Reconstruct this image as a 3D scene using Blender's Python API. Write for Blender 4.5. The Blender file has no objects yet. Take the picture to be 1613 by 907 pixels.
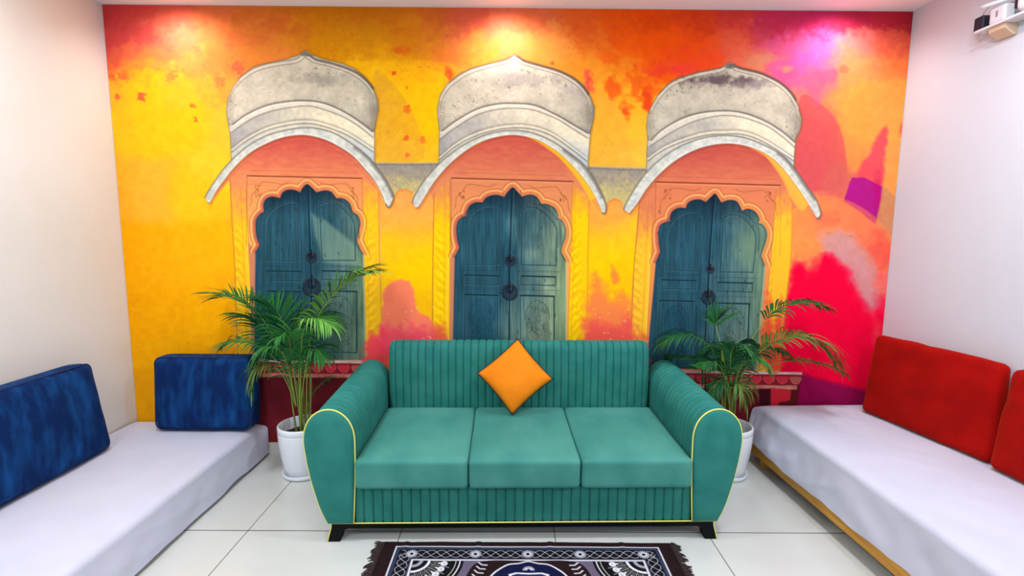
import bpy, bmesh, math, random
import numpy as np
from mathutils import Vector, Matrix, noise as mnoise
SC = bpy.context.scene
COL = SC.collection
PI = math.pi
D = bpy.data

# ---------------------------------------------------------------- camera fitted to the room (metres)
FPX, PITCH, YAW, ROLL, CAM_Z = 772.247, 0.11591, 0.00403, 0.00701, 1.56779
ROOM_H, XL, XR = 2.9765, -2.5954, 2.5595
cyw, syw, cpt, spt = math.cos(YAW), math.sin(YAW), math.cos(PITCH), math.sin(PITCH)
_F = Vector((syw * cpt, cyw * cpt, -spt)); _R = Vector((cyw, -syw, 0)); _U = _R.cross(_F)
_R, _U = _R * math.cos(ROLL) + _U * math.sin(ROLL), _U * math.cos(ROLL) - _R * math.sin(ROLL)
_C = Vector((0, -3.3, CAM_Z))
def at(u, v, y):
    """measured point: photo pixel u, v at distance plane y"""
    d = _F + _R * ((u - 806.5) / FPX) + _U * ((453.5 - v) / FPX)
    return _C + d * ((y - _C.y) / d.y)
cam = D.objects.new('camera', D.cameras.new('camera')); COL.objects.link(cam)
cam.matrix_world = Matrix(((_R.x, _U.x, -_F.x, _C.x), (_R.y, _U.y, -_F.y, _C.y), (_R.z, _U.z, -_F.z, _C.z), (0, 0, 0, 1)))
cam.data.sensor_width = 36; cam.data.lens = 36 * FPX / 1613; cam.data.clip_start = 0.05
SC.camera = cam

# ---------------------------------------------------------------- helpers
def lin(c):
    r = []
    for x in c[:3]:
        x = x / 255.0
        r.append(x / 12.92 if x <= 0.04045 else ((x + 0.055) / 1.055) ** 2.4)
    return tuple(r) + (1,)
def mat(name, col, rough=0.6, col2=None, scale=8.0, stretch=(1, 1, 1), bump=0.0, bscale=60.0, sheen=0.0, spec=0.5, lo=0.35, hi=0.65, coat=0.0, sheen_col=None, detail=5, rot=(0, 0, 0)):
    m = D.materials.new(name); m.use_nodes = True
    nt = m.node_tree; N, L = nt.nodes, nt.links
    b = N['Principled BSDF']
    b.inputs['Base Color'].default_value = lin(col); b.inputs['Roughness'].default_value = rough
    b.inputs['Specular IOR Level'].default_value = spec
    if sheen:
        b.inputs['Sheen Weight'].default_value = sheen; b.inputs['Sheen Roughness'].default_value = 0.45
        b.inputs['Sheen Tint'].default_value = lin(sheen_col or (255, 255, 255))
    if coat: b.inputs['Coat Weight'].default_value = coat; b.inputs['Coat Roughness'].default_value = 0.1
    tc = N.new('ShaderNodeTexCoord'); mp = N.new('ShaderNodeMapping'); mp.inputs['Scale'].default_value = stretch; mp.inputs['Rotation'].default_value = rot
    L.new(tc.outputs['Object'], mp.inputs['Vector'])
    if col2:
        t = N.new('ShaderNodeTexNoise'); t.inputs['Scale'].default_value = scale; t.inputs['Detail'].default_value = detail
        L.new(mp.outputs[0], t.inputs['Vector'])
        mr = N.new('ShaderNodeMapRange'); mr.inputs[1].default_value = lo; mr.inputs[2].default_value = hi
        L.new(t.outputs['Fac'], mr.inputs[0])
        mx = N.new('ShaderNodeMix'); mx.data_type = 'RGBA'
        mx.inputs[6].default_value = lin(col); mx.inputs[7].default_value = lin(col2)
        L.new(mr.outputs[0], mx.inputs[0]); L.new(mx.outputs[2], b.inputs['Base Color'])
    if bump:
        t2 = N.new('ShaderNodeTexNoise'); t2.inputs['Scale'].default_value = bscale; t2.inputs['Detail'].default_value = 4
        L.new(mp.outputs[0], t2.inputs['Vector'])
        bp = N.new('ShaderNodeBump'); bp.inputs['Strength'].default_value = bump; bp.inputs['Distance'].default_value = 0.01
        L.new(t2.outputs['Fac'], bp.inputs['Height']); L.new(bp.outputs[0], b.inputs['Normal'])
    return m
def obj(name, me, material=None, parent=None, smooth=True, loc=None):
    if isinstance(me, bmesh.types.BMesh):
        bm = me; me = D.meshes.new(name); bm.normal_update(); bm.to_mesh(me); bm.free()
    o = D.objects.new(name, me); COL.objects.link(o)
    for m in (material if isinstance(material, (list, tuple)) else [material]):
        if m: me.materials.append(m)
    if smooth:
        me.polygons.foreach_set('use_smooth', [True] * len(me.polygons))
    if parent: o.parent = parent
    if loc: o.location = loc
    return o
def sharp(o, ang=0.6):
    try: o.data.set_sharp_from_angle(angle=ang)
    except Exception: pass
    return o
def tag(o, label=None, cat=None, group=None, kind=None):
    if label: o['label'] = label
    if cat: o['category'] = cat
    if group: o['group'] = group
    if kind: o['kind'] = kind
    return o
def thing(name, label, cat, loc=(0, 0, 0), rz=0.0, group=None):
    o = D.objects.new(name, None); COL.objects.link(o); o.empty_display_size = 0.1
    o.location = loc; o.rotation_euler = (0, 0, rz)
    return tag(o, label, cat, group)
def grid_faces(bm, rows, close_u=False, close_v=False):
    V = [[bm.verts.new(p) for p in r] for r in rows]
    nr, nc = len(V), len(V[0])
    for i in range(nr if close_u else nr - 1):
        for j in range(nc if close_v else nc - 1):
            a, b, c, d = V[i][j], V[i][(j + 1) % nc], V[(i + 1) % nr][(j + 1) % nc], V[(i + 1) % nr][j]
            if len({a, b, c, d}) == 4: bm.faces.new((a, b, c, d))
    return V
def box_bm(x0, y0, z0, x1, y1, z1, bevel=0.0, seg=2, bm=None):
    bm2 = bmesh.new()
    bmesh.ops.create_cube(bm2, size=1, matrix=Matrix.Translation(((x0 + x1) / 2, (y0 + y1) / 2, (z0 + z1) / 2)) @ Matrix.Diagonal((x1 - x0, y1 - y0, z1 - z0, 1)))
    if bevel: bmesh.ops.bevel(bm2, geom=bm2.edges[:], offset=bevel, segments=seg, affect='EDGES', profile=0.5)
    if bm is None: return bm2
    me = D.meshes.new('tmp'); bm2.to_mesh(me); bm2.free(); bm.from_mesh(me); D.meshes.remove(me)
    return bm
def rbox_bm(sx, sy, sz, r, n=14, crown=0.0, jitter=0.0, seed=0.0, crown_side=0.0):
    """soft rounded block centred on the origin; crown swells the big faces"""
    bm = bmesh.new(); bmesh.ops.create_cube(bm, size=2.0)
    bmesh.ops.subdivide_edges(bm, edges=bm.edges[:], cuts=n, use_grid_fill=True)
    h = Vector((sx / 2, sy / 2, sz / 2))
    for v in bm.verts:
        p = Vector([math.sin(c * PI / 2) if abs(c) > 0.999 else math.copysign(abs(c) ** 0.75, c) for c in v.co])
        p = Vector((p.x * h.x, p.y * h.y, p.z * h.z))
        inner = Vector([max(-h[i] + r, min(h[i] - r, p[i])) for i in range(3)])
        d = p - inner
        q = inner + d.normalized() * r if d.length > 1e-9 else p
        a, b, c = q.x / h.x, q.y / h.y, q.z / h.z
        if crown: q.z += crown * (1 - a * a) * (1 - b * b) * c
        if crown_side:
            q.y += crown_side * (1 - a * a) * (1 - c * c) * b
            q.x += crown_side * 0.6 * (1 - b * b) * (1 - c * c) * a
        if jitter:
            q += Vector((mnoise.noise(q * 9 + Vector((seed, 0, 0))), mnoise.noise(q * 9 + Vector((0, seed, 5))), mnoise.noise(q * 9 + Vector((9, 0, seed))))) * jitter
        v.co = q
    return bm
def tube_bm(path, r, n=8, bm=None, caps=True, closed=False):
    bm = bm or bmesh.new()
    pts = [Vector(p) for p in path]; rows = []
    rr = r if hasattr(r, '__len__') else [r] * len(pts)
    prev = None
    for i, p in enumerate(pts):
        if closed: t = pts[(i + 1) % len(pts)] - pts[i - 1]
        else: t = pts[min(i + 1, len(pts) - 1)] - pts[max(i - 1, 0)]
        t.normalize()
        if prev is None:
            a = Vector((0, 0, 1)) if abs(t.z) < 0.9 else Vector((1, 0, 0))
            nrm = t.cross(a).normalized()
        else:
            nrm = prev - t * prev.dot(t)
            nrm = nrm.normalized() if nrm.length > 1e-6 else t.orthogonal().normalized()
        prev = nrm; bn = t.cross(nrm)
        rows.append([p + (nrm * math.cos(2 * PI * k / n) + bn * math.sin(2 * PI * k / n)) * rr[i] for k in range(n)])
    V = grid_faces(bm, rows, close_u=closed, close_v=True)
    if caps and not closed:
        for e in (V[0][::-1], V[-1]):
            try: bm.faces.new(e)
            except ValueError: pass
    return bm
def lathe_bm(prof, n=48, cap_lo=False, cap_hi=False):
    bm = bmesh.new()
    rows = [[Vector((r * math.cos(2 * PI * k / n), r * math.sin(2 * PI * k / n), z)) for k in range(n)] for r, z in prof]
    V = grid_faces(bm, rows, close_v=True)
    if cap_lo: bm.faces.new(V[0][::-1])
    if cap_hi: bm.faces.new(V[-1])
    bmesh.ops.recalc_face_normals(bm, faces=bm.faces[:])
    return bm
def prism_bm(poly, y0, y1, bevel=0.0):
    """outline in x,z extruded along y"""
    bm = bmesh.new()
    f = bm.faces.new([bm.verts.new((x, y0, z)) for x, z in poly])
    r = bmesh.ops.extrude_face_region(bm, geom=[f])
    for v in r['geom']:
        if isinstance(v, bmesh.types.BMVert): v.co.y = y1
    bmesh.ops.recalc_face_normals(bm, faces=bm.faces[:])
    if bevel: bmesh.ops.bevel(bm, geom=bm.edges[:], offset=bevel, segments=2, affect='EDGES', profile=0.5)
    return bm
def spline(pts, n=8):
    q = [Vector(p) for p in pts]; out = []
    for i in range(len(q) - 1):
        a, b, c, d = q[max(i - 1, 0)], q[i], q[i + 1], q[min(i + 2, len(q) - 1)]
        for k in range(n):
            t = k / n
            out.append(0.5 * (2 * b + (c - a) * t + (2 * a - 5 * b + 4 * c - d) * t * t + (3 * b - a - 3 * c + d) * t ** 3))
    out.append(q[-1]); return out
def colour_grid(name, X, Y, Z, C, material, parent=None):
    """dense sheet with one painted colour per point (linear colour attribute 'paint')"""
    nr, nc = X.shape
    me = D.meshes.new(name)
    nv = nr * nc; nf = (nr - 1) * (nc - 1)
    me.vertices.add(nv)
    me.vertices.foreach_set('co', np.stack([X, Y, Z], -1).astype(np.float32).ravel())
    i = np.arange(nr - 1)[:, None] * nc + np.arange(nc - 1)[None]
    q = np.stack([i, i + 1, i + nc + 1, i + nc], -1).reshape(-1).astype(np.int32)
    me.loops.add(nf * 4); me.loops.foreach_set('vertex_index', q)
    me.polygons.add(nf); me.polygons.foreach_set('loop_start', np.arange(0, nf * 4, 4, dtype=np.int32))
    me.update(calc_edges=True); me.validate()
    a = me.color_attributes.new('paint', 'FLOAT_COLOR', 'POINT')
    c = np.clip(C, 0, 1)
    c = np.where(c <= 0.04045, c / 12.92, ((c + 0.055) / 1.055) ** 2.4)
    a.data.foreach_set('color', np.concatenate([c, np.ones(c.shape[:2] + (1,))], -1).astype(np.float32).ravel())
    return obj(name, me, material, parent)
def paint_mat(name, rough, gain=1.0, bump=0.0, bscale=200, spec=0.4, sheen=0):
    m = mat(name, (200, 200, 200), rough, bump=bump, bscale=bscale, spec=spec, sheen=sheen)
    N, L = m.node_tree.nodes, m.node_tree.links
    at_ = N.new('ShaderNodeAttribute'); at_.attribute_name = 'paint'
    mx = N.new('ShaderNodeMix'); mx.data_type = 'RGBA'; mx.blend_type = 'MULTIPLY'; mx.inputs[0].default_value = 1
    mx.inputs[7].default_value = (gain, gain, gain, 1)
    L.new(at_.outputs['Color'], mx.inputs[6]); L.new(mx.outputs[2], N['Principled BSDF'].inputs['Base Color'])
    return m
SPOT_E, SIDE_E, PANEL_E, WORLD_E, EXPO = 16.0, 16.0, 28.0, 0.80, 0.33
# ---------------------------------------------------------------- mural drawing
def P(s):
    return np.array([[float(c) for c in q.split(',')] for q in s.split()])

class Canvas:
    """A flat drawing: U,V are the drawing coordinates of every sample, C its sRGB colour."""
    def __init__(self, U, V):
        self.U, self.V = U, V
        self.C = np.zeros(U.shape + (3,), np.float32)
        self.ru0, self.ru1 = V.min(1), V.max(1)
        self.cu0, self.cu1 = U.min(0), U.max(0)
    def win(self, u0, v0, u1, v1):
        r = np.nonzero((self.ru1 >= v0) & (self.ru0 <= v1))[0]
        c = np.nonzero((self.cu1 >= u0) & (self.cu0 <= u1))[0]
        if len(r) == 0 or len(c) == 0:
            return None
        return (slice(r[0], r[-1] + 1), slice(c[0], c[-1] + 1))
    def blend(self, w, mask, col):
        col = np.asarray(col, np.float32)
        if col.max() > 3: col = col / 255.0
        self.C[w] += (col - self.C[w]) * mask[..., None].astype(np.float32)
    def fill(self, pts, col, soft=0.7, alpha=1.0, rough=0.0, scale=8.0, seed=1, grow=0.0):
        m = soft + rough + grow + 2
        w = self.win(pts[:, 0].min() - m, pts[:, 1].min() - m, pts[:, 0].max() + m, pts[:, 1].max() + m)
        if w is None: return
        U, V = self.U[w], self.V[w]
        d = poly_sdf(U, V, pts) - grow
        if rough: d = d + rough * 2 * (fbm(U / scale, V / scale, seed) - 0.5)
        mask = np.clip(0.5 - d / (2 * soft), 0, 1) * (alpha(U, V) if callable(alpha) else alpha)
        self.blend(w, mask, col(U, V) if callable(col) else col)
    def stroke(self, pts, width, col, alpha=1.0, soft=0.7, taper=False):
        m = width + soft + 2
        w = self.win(pts[:, 0].min() - m, pts[:, 1].min() - m, pts[:, 0].max() + m, pts[:, 1].max() + m)
        if w is None: return
        U, V = self.U[w], self.V[w]
        d = line_dist(U, V, pts) - width / 2
        self.blend(w, np.clip(0.5 - d / (2 * soft), 0, 1) * alpha, col)
    def blob(self, u, v, ru, rv, col, alpha=1.0, seed=1, rough=0.6, scale=14.0, hard=1.5):
        k = 1.9
        w = self.win(u - ru * k, v - rv * k, u + ru * k, v + rv * k)
        if w is None: return
        U, V = self.U[w], self.V[w]
        d = np.sqrt(((U - u) / ru) ** 2 + ((V - v) / rv) ** 2) + rough * 2 * (fbm(U / scale, V / scale, seed, 5) - 0.5)
        self.blend(w, np.clip((1 - d) * hard, 0, 1) * alpha, col)

def hash2(ix, iy, seed):
    h = (ix * 374761393 + iy * 668265263 + seed * 974634777) & 0xffffffff
    h = ((h ^ (h >> 13)) * 1274126177) & 0xffffffff
    return ((h ^ (h >> 16)) & 0xffff) / 65535.0
def vnoise(x, y, seed):
    ix, iy = np.floor(x).astype(np.int64), np.floor(y).astype(np.int64)
    fx, fy = x - ix, y - iy
    fx = fx * fx * (3 - 2 * fx); fy = fy * fy * (3 - 2 * fy)
    a, b = hash2(ix, iy, seed), hash2(ix + 1, iy, seed)
    c, d = hash2(ix, iy + 1, seed), hash2(ix + 1, iy + 1, seed)
    return (a + (b - a) * fx) * (1 - fy) + (c + (d - c) * fx) * fy
def fbm(x, y, seed, octv=4):
    s, a, t = 0.0, 0.5, 0.0
    for k in range(octv):
        s = s + a * vnoise(x * 2 ** k, y * 2 ** k, seed + k * 17); t += a; a *= 0.55
    return s / t
def smooth_pts(p, n=5, closed=False):
    p = np.asarray(p, float); N = len(p); out = []
    for i in range(N if closed else N - 1):
        g = (lambda j: p[j % N]) if closed else (lambda j: p[min(max(j, 0), N - 1)])
        a, b, c, d = g(i - 1), g(i), g(i + 1), g(i + 2)
        for k in range(n):
            t = k / n
            out.append(0.5 * (2 * b + (c - a) * t + (2 * a - 5 * b + 4 * c - d) * t * t + (3 * b - a - 3 * c + d) * t ** 3))
    if not closed: out.append(p[-1])
    return np.array(out)
def line_dist(U, V, pts):
    d = np.full(U.shape, 1e9)
    for (x0, y0), (x1, y1) in zip(pts[:-1], pts[1:]):
        dx, dy = x1 - x0, y1 - y0
        t = np.clip(((U - x0) * dx + (V - y0) * dy) / max(dx * dx + dy * dy, 1e-9), 0, 1)
        d = np.minimum(d, (U - x0 - t * dx) ** 2 + (V - y0 - t * dy) ** 2)
    return np.sqrt(d)
def poly_sdf(U, V, pts):
    q = np.vstack([pts, pts[:1]])
    d = line_dist(U, V, q)
    ins = np.zeros(U.shape, bool)
    for (x0, y0), (x1, y1) in zip(q[:-1], q[1:]):
        if y0 == y1: continue
        ins ^= ((y0 > V) != (y1 > V)) & (U < (x1 - x0) * (V - y0) / (y1 - y0) + x0)
    return np.where(ins, -d, d)
def lerp(a, b, t):
    a = np.asarray(a, float); b = np.asarray(b, float)
    if a.max() > 3: a = a / 255.
    if b.max() > 3: b = b / 255.
    t = np.clip(np.asarray(t), 0, 1)
    return a + (b - a) * t[..., None]

BASE = """
170,20,196,58,62 170,60,214,70,70 172,90,226,92,62 175,130,246,172,40 178,200,250,182,28 190,300,248,168,38 195,400,246,164,6 205,500,244,164,6 212,600,240,164,12
215,20,204,66,62 220,60,222,90,72 225,95,240,140,52 230,140,251,188,24 240,200,252,188,22 240,300,249,176,48 250,400,248,170,10 250,500,246,166,5 250,560,246,170,8
270,20,206,88,66 280,60,224,116,78 290,95,240,150,66 290,140,250,184,40 300,200,253,190,22 300,300,251,186,26 310,400,249,175,12 320,500,248,170,5
330,20,210,104,60 340,60,228,122,62 345,95,238,132,58 345,140,246,160,60 350,200,250,184,50 340,250,252,192,40
400,20,208,106,40 410,60,222,126,46 420,85,228,128,50 460,20,204,108,24 460,55,216,130,30 520,20,200,112,14 520,60,214,138,14 520,84,218,142,12 570,20,196,108,16 580,60,212,138,14 580,85,216,140,14
560,105,250,184,14 600,105,250,184,14 640,105,250,182,16 690,105,250,180,20 620,25,206,112,24 640,60,220,132,24 640,84,226,140,20 690,25,212,98,44 690,60,226,128,44 690,85,236,142,40
605,150,238,172,34 605,200,238,172,30 610,240,238,180,44 640,150,252,188,10 645,200,252,184,12 640,240,246,184,40 680,150,252,184,10 680,200,252,186,10 680,245,244,182,30
730,30,214,90,64 740,70,234,130,60 740,95,246,162,52 790,30,222,108,74 800,70,238,144,80 850,30,224,106,62 860,70,240,146,66 880,95,246,150,60
920,30,232,94,34 930,70,244,118,34 925,110,248,150,40 980,30,236,84,16 990,70,246,92,14 980,110,250,130,28 1040,30,232,74,12 1040,70,244,84,12 1030,110,246,92,14 1100,30,222,66,24 1100,70,240,76,28 1090,95,240,80,40
950,150,250,168,40 960,200,246,176,42 950,245,240,178,50 1000,150,250,172,36 1000,200,246,180,44 1000,250,236,184,60
1170,30,208,60,52 1170,70,232,88,60 1190,95,238,110,80 1230,30,198,48,84 1230,70,216,82,130 1230,110,226,90,140 1290,25,192,44,90 1290,70,214,90,150 1290,110,222,100,130
1350,25,186,40,72 1350,70,232,112,100 1350,110,246,140,80 1400,25,188,40,60 1410,70,232,92,68 1415,110,246,124,62 1430,30,170,34,48
1290,140,236,120,100 1340,150,250,156,66 1400,150,252,158,70 1290,200,222,98,84 1340,200,252,158,66 1400,200,250,160,72 1280,250,212,88,80 1340,250,246,140,70 1400,250,248,156,76 1300,290,214,84,88
1270,330,250,150,66 1300,330,250,128,76 1260,380,252,160,70 1300,360,252,140,84 1340,340,250,120,84 1390,380,248,104,84 1270,420,252,140,78 1240,440,252,150,60 1390,440,246,110,100 1385,500,250,30,70 1380,560,240,12,56
1310,440,250,40,80 1310,500,250,10,56 1310,560,238,12,52 1260,500,250,20,58 1260,560,236,16,56 1370,600,214,8,50
630,320,252,160,78 640,350,252,170,66 640,380,252,186,30 610,400,252,194,18 650,420,254,200,4 660,440,253,200,4 605,450,252,190,14 670,480,252,184,14 600,340,250,170,60
965,325,252,156,70 960,350,252,166,60 960,380,254,196,20 960,420,254,202,4 940,430,253,196,10 990,430,252,190,10 990,360,252,190,30
"""
def base_colour(U, V):
    q = np.array([[float(c) for c in s.split(',')] for s in BASE.split()])
    # coarse evaluation, then bilinear lookup with a noise-displaced position
    gu, gv = np.arange(130, 1480, 10.), np.arange(-20, 740, 10.)
    GU, GV = np.meshgrid(gu, gv)
    acc = np.zeros(GU.shape + (3,)); W = np.zeros(GU.shape)
    for u, v, r, g, b in q:
        d2 = ((GU - u) / 26.) ** 2 + ((GV - v) / 20.) ** 2
        k = np.exp(-np.minimum(d2, 60)) + 1e-4 / (1 + d2)
        W += k; acc += k[..., None] * np.array([r, g, b])
    acc /= W[..., None] * 255
    n1 = fbm(U / 34., V / 34., 5, 5) - 0.5; n2 = fbm(U / 34., V / 34., 9, 5) - 0.5
    amp = np.where(V < 160, 46., 26.)
    amp2 = np.where(V < 170, 30., 12.)
    m1 = fbm(U / 8., V / 8., 15, 4) - 0.5; m2 = fbm(U / 8., V / 8., 19, 4) - 0.5
    n1 = n1 + m1 * amp2 / amp; n2 = n2 + m2 * amp2 / amp
    uu = np.clip((U + n1 * amp - 130) / 10., 0, len(gu) - 1.001)
    vv = np.clip((V + n2 * amp + 20) / 10., 0, len(gv) - 1.001)
    iu, iv = uu.astype(int), vv.astype(int); fu, fv = (uu - iu)[..., None], (vv - iv)[..., None]
    c = (acc[iv, iu] * (1 - fu) + acc[iv, iu + 1] * fu) * (1 - fv) + (acc[iv + 1, iu] * (1 - fu) + acc[iv + 1, iu + 1] * fu) * fv
    return c

NICHES = [
 dict(
  dome="481,79.5 469,88 449,94 421,100 399,106 379.5,121.6 367.6,137.5 358.6,159 356.7,175 359.6,193 363,213 364.6,252 393,236 421,222 449,212 480,208 508,213 532,222 556,237 590,264 590,249 590,205 593,189 596,173 595,157 588,139.5 576,122.6 558,108 538,100 508.5,93 492.6,87",
  brim_o="323,311 332,295 349.7,269.5 369.5,247.6 393,228 421,213 449,205 475,201 500.6,202 528,210 554,226 578,244.7 594,263.5 608,283 619.7,307 616.7,321 611.7,326 607.8,321",
  brim_i="604,311 592,287 576,267.5 556,245.7 532,229.8 508.5,218.9 478.7,212.9 449,215.9 421,225.8 393,241.7 369.6,263.5 353.7,283.4 339.8,303 331.8,318 328,319",
  b1="367.6,197 389.4,181 421,167 453,161 480.7,159.7 508.5,163 538,175 564,191 586,208",
  b2="366,208 393,189 421,177 453,170 484.7,167 508.5,172 538,183 564,198 588,217",
  b3="365.6,235 389.4,217 421,201 453,193 481,190 508,194 548,209 588,235",
  rim="361,160 368,144 378.5,129.6 405,112 437,103.8 469,98.8 481,91 494.6,98.8 520,105 552,116 574,131.5 587,150 589,170",
  arch="402.9,397 409.3,385|404.5,373 402.9,354 404.5,344 411,336 416.6,333.7|415,323 419,313.5 428.7,309.5 441.5,312|444.8,303.8 452.8,299 464,299 473,303|477,295.8 483.5,290 490,294 498.8,303|510.9,299.8 522,302 530,312|541.5,312.7 551,320 554.4,329.6 555,334.5|564,339 568,350.6 565.7,363.5 562.4,375 563,381|569,394 573,400.6",
  doorb="576.6,567 401,567", sillv=(567, 569), sillu=(404, 583),
  line=(390, 277, 570, 281), field="333,318 345,296 372,262 400,236 440,217 480,212 520,221 556,243 585,276 600,308 601,420 603,575 372,575 370,416 362,283",
  po="362.6,283 366,350 370,416 374,540 376,572", pi="388,299 391,360 393,416 396,470 398,570",
  qi="572,283 574,400 577,570", qo="596,300 598,400 603,570", reveal="391,380 403,397 402.5,567 396,567 394,420",
  lp="417,410 416.5,380 417,350 421,340 430,330 444.8,320.5 459,317.5 468,319.5 469.5,330 471,410",
  rp="507.6,410 503.6,322 517,317.5 533.4,323 549.5,337.7 557.6,352 559.5,380 560,410",
  l2=(420.6, 426.5, 473.8, 441), r2=(507.6, 426.5, 560.8, 440), l3=(422, 458.5, 474.6, 556), r3=(511, 458, 562, 554),
  mid="486,297 487,340 489,390 490,420 491,460 492,566", ring1=(490.7, 404, 8.5), ring2=(491.5, 450, 14),
  ltop=(214, 96, 72), fieldc=((226, 132, 86), (246, 188, 82)), yellow=(250, 190, 30), seed=11, light=0.6),
 dict(
  dome="810,87.5 799,94 769,101 739,109 719,119.7 703.5,133.6 693.6,149.5 689,169 689.6,185 692,207 691.5,230 691,262 723,241 751,225 779,214 809,210 838,214.5 862,225 896,247 926,268 926,258.7 928,230 930,207 935,187 936,169 930,153.5 918,135.6 902,121.7 878,110.8 848,102 822.6,95",
  brim_o="650,319 652,311 666,287 689.6,259.6 715.4,237.7 743,221 775,209 808.7,205 838.5,209 868,221 896,239.7 920,259.6 937.8,285 949.7,309 954.6,327 952.7,335 948.7,335",
  brim_i="943.7,323 929.8,297 912,273 886,245.7 862,228.8 838.5,217.9 808.7,213 779,216.9 751,226.8 723,245.7 703.5,263.5 683.7,287 669.8,309 659.9,325 655,327",
  b1="697.6,207 719,191 751,173 783,165 810.7,164 842.5,167 878,183 902,197 926,211",
  b2="693.6,219 719,200 751,181 783,172.5 810.7,170.5 842.5,174 878,188 902,203 926,218",
  b3="692.6,247 719.4,225 751,209 783,200 810.7,197 838.5,199 868,209 898,229 924,249",
  rim="694,170 697,156 706,141 722,127 741,116 770,107 799,100 810,94 822,101 848,108.5 878,117.5 900,129 915,142 926,159 930,178",
  arch="716.4,404 723.7,390|720.4,378 718.8,362 721,349 727,342.7 735,340|735.8,331.4 740.6,323 750,318.5 760,319|764.8,312 772.8,308 784,307 793.8,310.5|799.4,302.4 807.5,295 814.7,301.6 822,309.7|834,306.4 845,309.7 852.6,321|863,321.7 874.4,328 879,338 878.4,343.5|885.7,347.5 891,360.4 890.5,375 885.7,388 884,397.5|889,405.6 892,412",
  doorb="892,572 713,570", sillv=(571, 575), sillu=(708, 898),
  line=(711.6, 280.6, 901.8, 286), field="660,325 672,304 700,266 735,237 775,217 810,212.5 845,219.5 880,241 915,276 934,304 926,330 924,420 923,580 681,580 682,420 684,320 675,300",
  po="684,305 683,350 682,420 681,575", pi="709,282 709,400 708,480 708,575",
  qi="901,288 899,400 896,480 894,575", qo="928,312 926,400 925,480 923,575", reveal="709.5,395 716,404 714.5,570 708.5,570",
  lp="734,416 733.5,385 734,359 740.6,339.5 753.5,328 769.6,324 785,325.5 787,332 787,416",
  rp="821,417 822.8,331 834,326 850,330 866,344 876,360 876.5,390 876,418",
  l2=(732.5, 433, 785.7, 446.7), r2=(821, 434.5, 875, 448), l3=(732.5, 463.7, 784, 566), r3=(819.6, 465, 872.8, 566),
  mid="807,300 805.5,330 804,380 802.6,421 802.5,470 802,570", ring1=(803.5, 409.6, 8), ring2=(803, 458, 12),
  ltop=(214, 98, 72), fieldc=((220, 130, 88), (244, 164, 82)), yellow=(254, 200, 14), seed=23, light=1.0),
 dict(
  dome="1148.5,98.3 1134.6,107.5 1097.7,114.7 1067,124 1050.7,134 1036,150.5 1026,167 1020,183 1018,199.6 1020,218 1018.5,240 1018,280 1044,260 1089,233 1118,224 1149,221 1180,226 1208,238 1235,257 1250,270 1250,263 1251,240 1253,218 1260.4,203.7 1262.4,187 1257,165 1245,144 1226.6,129 1196,114.7 1163,106.5",
  brim_o="983,330.7 984,324.6 997.5,300 1020,269 1044.6,246.8 1073,229.4 1106,217 1138.7,213 1171,216 1204,228.4 1232.8,244.8 1253,267.3 1269.6,291.8 1284,312 1292,332.7 1291,341 1286,343.4",
  brim_i="1279.8,332.7 1265.5,310 1247,283.6 1228.7,261 1208,243.8 1179.6,231.5 1149,226.4 1118,229.4 1089.6,238.6 1061,255 1036.4,276.5 1018,298 1003.6,320.5 991,335.8",
  b1="1026,222 1042.5,205.7 1071,189 1102,179 1138.7,175.6 1171,179 1204,191.4 1230.7,207.7 1251,225",
  b2="1024,230 1057,208.7 1089.6,192.5 1122,184 1145,182 1171,185.5 1206,198 1230,214 1251,232",
  b3="1021,248.7 1044.6,232 1077,218 1110,208.8 1138.7,206.7 1171,207.7 1204,220 1249,248.7",
  rim="1025,180 1032,166 1041,153 1056,138 1072,129.5 1100,120.5 1135,113.5 1148,107 1162,112.5 1196,121 1224,135 1241,150 1252,168 1256,186",
  arch="1033,412.5 1039.6,396.4|1037,380 1037,364 1041,353 1055,348|1055.8,338 1060.6,331 1070,327 1080,328|1083,320 1091,315 1102.5,314 1111,318|1118.6,311 1126,305 1131.5,311.8 1136,319|1147.6,315 1160.5,317.4 1168.6,332|1178,328.7 1189.5,333.5 1196,344.8 1193.6,351|1202,354.5 1208,367 1205.7,382 1199,401 1200,406|1205,419",
  doorb="1192,582 1018,580", sillv=(583, 587), sillu=(1010, 1263),
  line=(1033, 286.7, 1228.7, 292), field="994,335 1006,314 1035,277 1075,244 1115,229 1149,226 1185,233 1220,254 1250,288 1270,320 1248,330 1244,420 1236,500 1228,590 990,590 996,450 1006,316",
  po="1007,316 1003,370 998.5,419 994,520 990,585", pi="1029,320 1026,400 1022,480 1016,585",
  qi="1222,300 1219,350 1212,430 1204,510 1196,585", qo="1247,300 1246,395 1238,470 1232,530 1228,585", reveal="1200,414 1206,419 1202,490 1194,582 1190,582 1198,480",
  lp="1045,424 1046.5,395 1049,370.6 1055.8,354.5 1068.7,340 1084.8,333.5 1102,337 1104,345 1101,385 1098.5,427",
  rp="1134.7,428 1139.6,342.5 1154,338 1170,343 1184.7,359 1190,374 1188.5,400 1186,429",
  l2=(1042.5, 440.5, 1096, 454), r2=(1131, 444.5, 1184.7, 458.5), l3=(1039, 473, 1092, 572), r3=(1128, 477, 1180, 572),
  mid="1125,312 1122,340 1117,411 1115.4,444 1112,500 1109,580", ring1=(1118.6, 423, 6), ring2=(1115.4, 466, 10.5),
  ltop=(206, 92, 70), fieldc=((214, 118, 82), (236, 142, 76)), yellow=(252, 188, 44), seed=37, light=0.5),
]

def arch_outline(s):
    out = []
    segs = [P(x) for x in s.split('|')]
    for i, sg in enumerate(segs):
        a = sg if i == 0 else np.vstack([segs[i - 1][-1:], sg])
        out.append(smooth_pts(a, 5)[(0 if i == 0 else 1):])
    return np.vstack(out)

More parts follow.
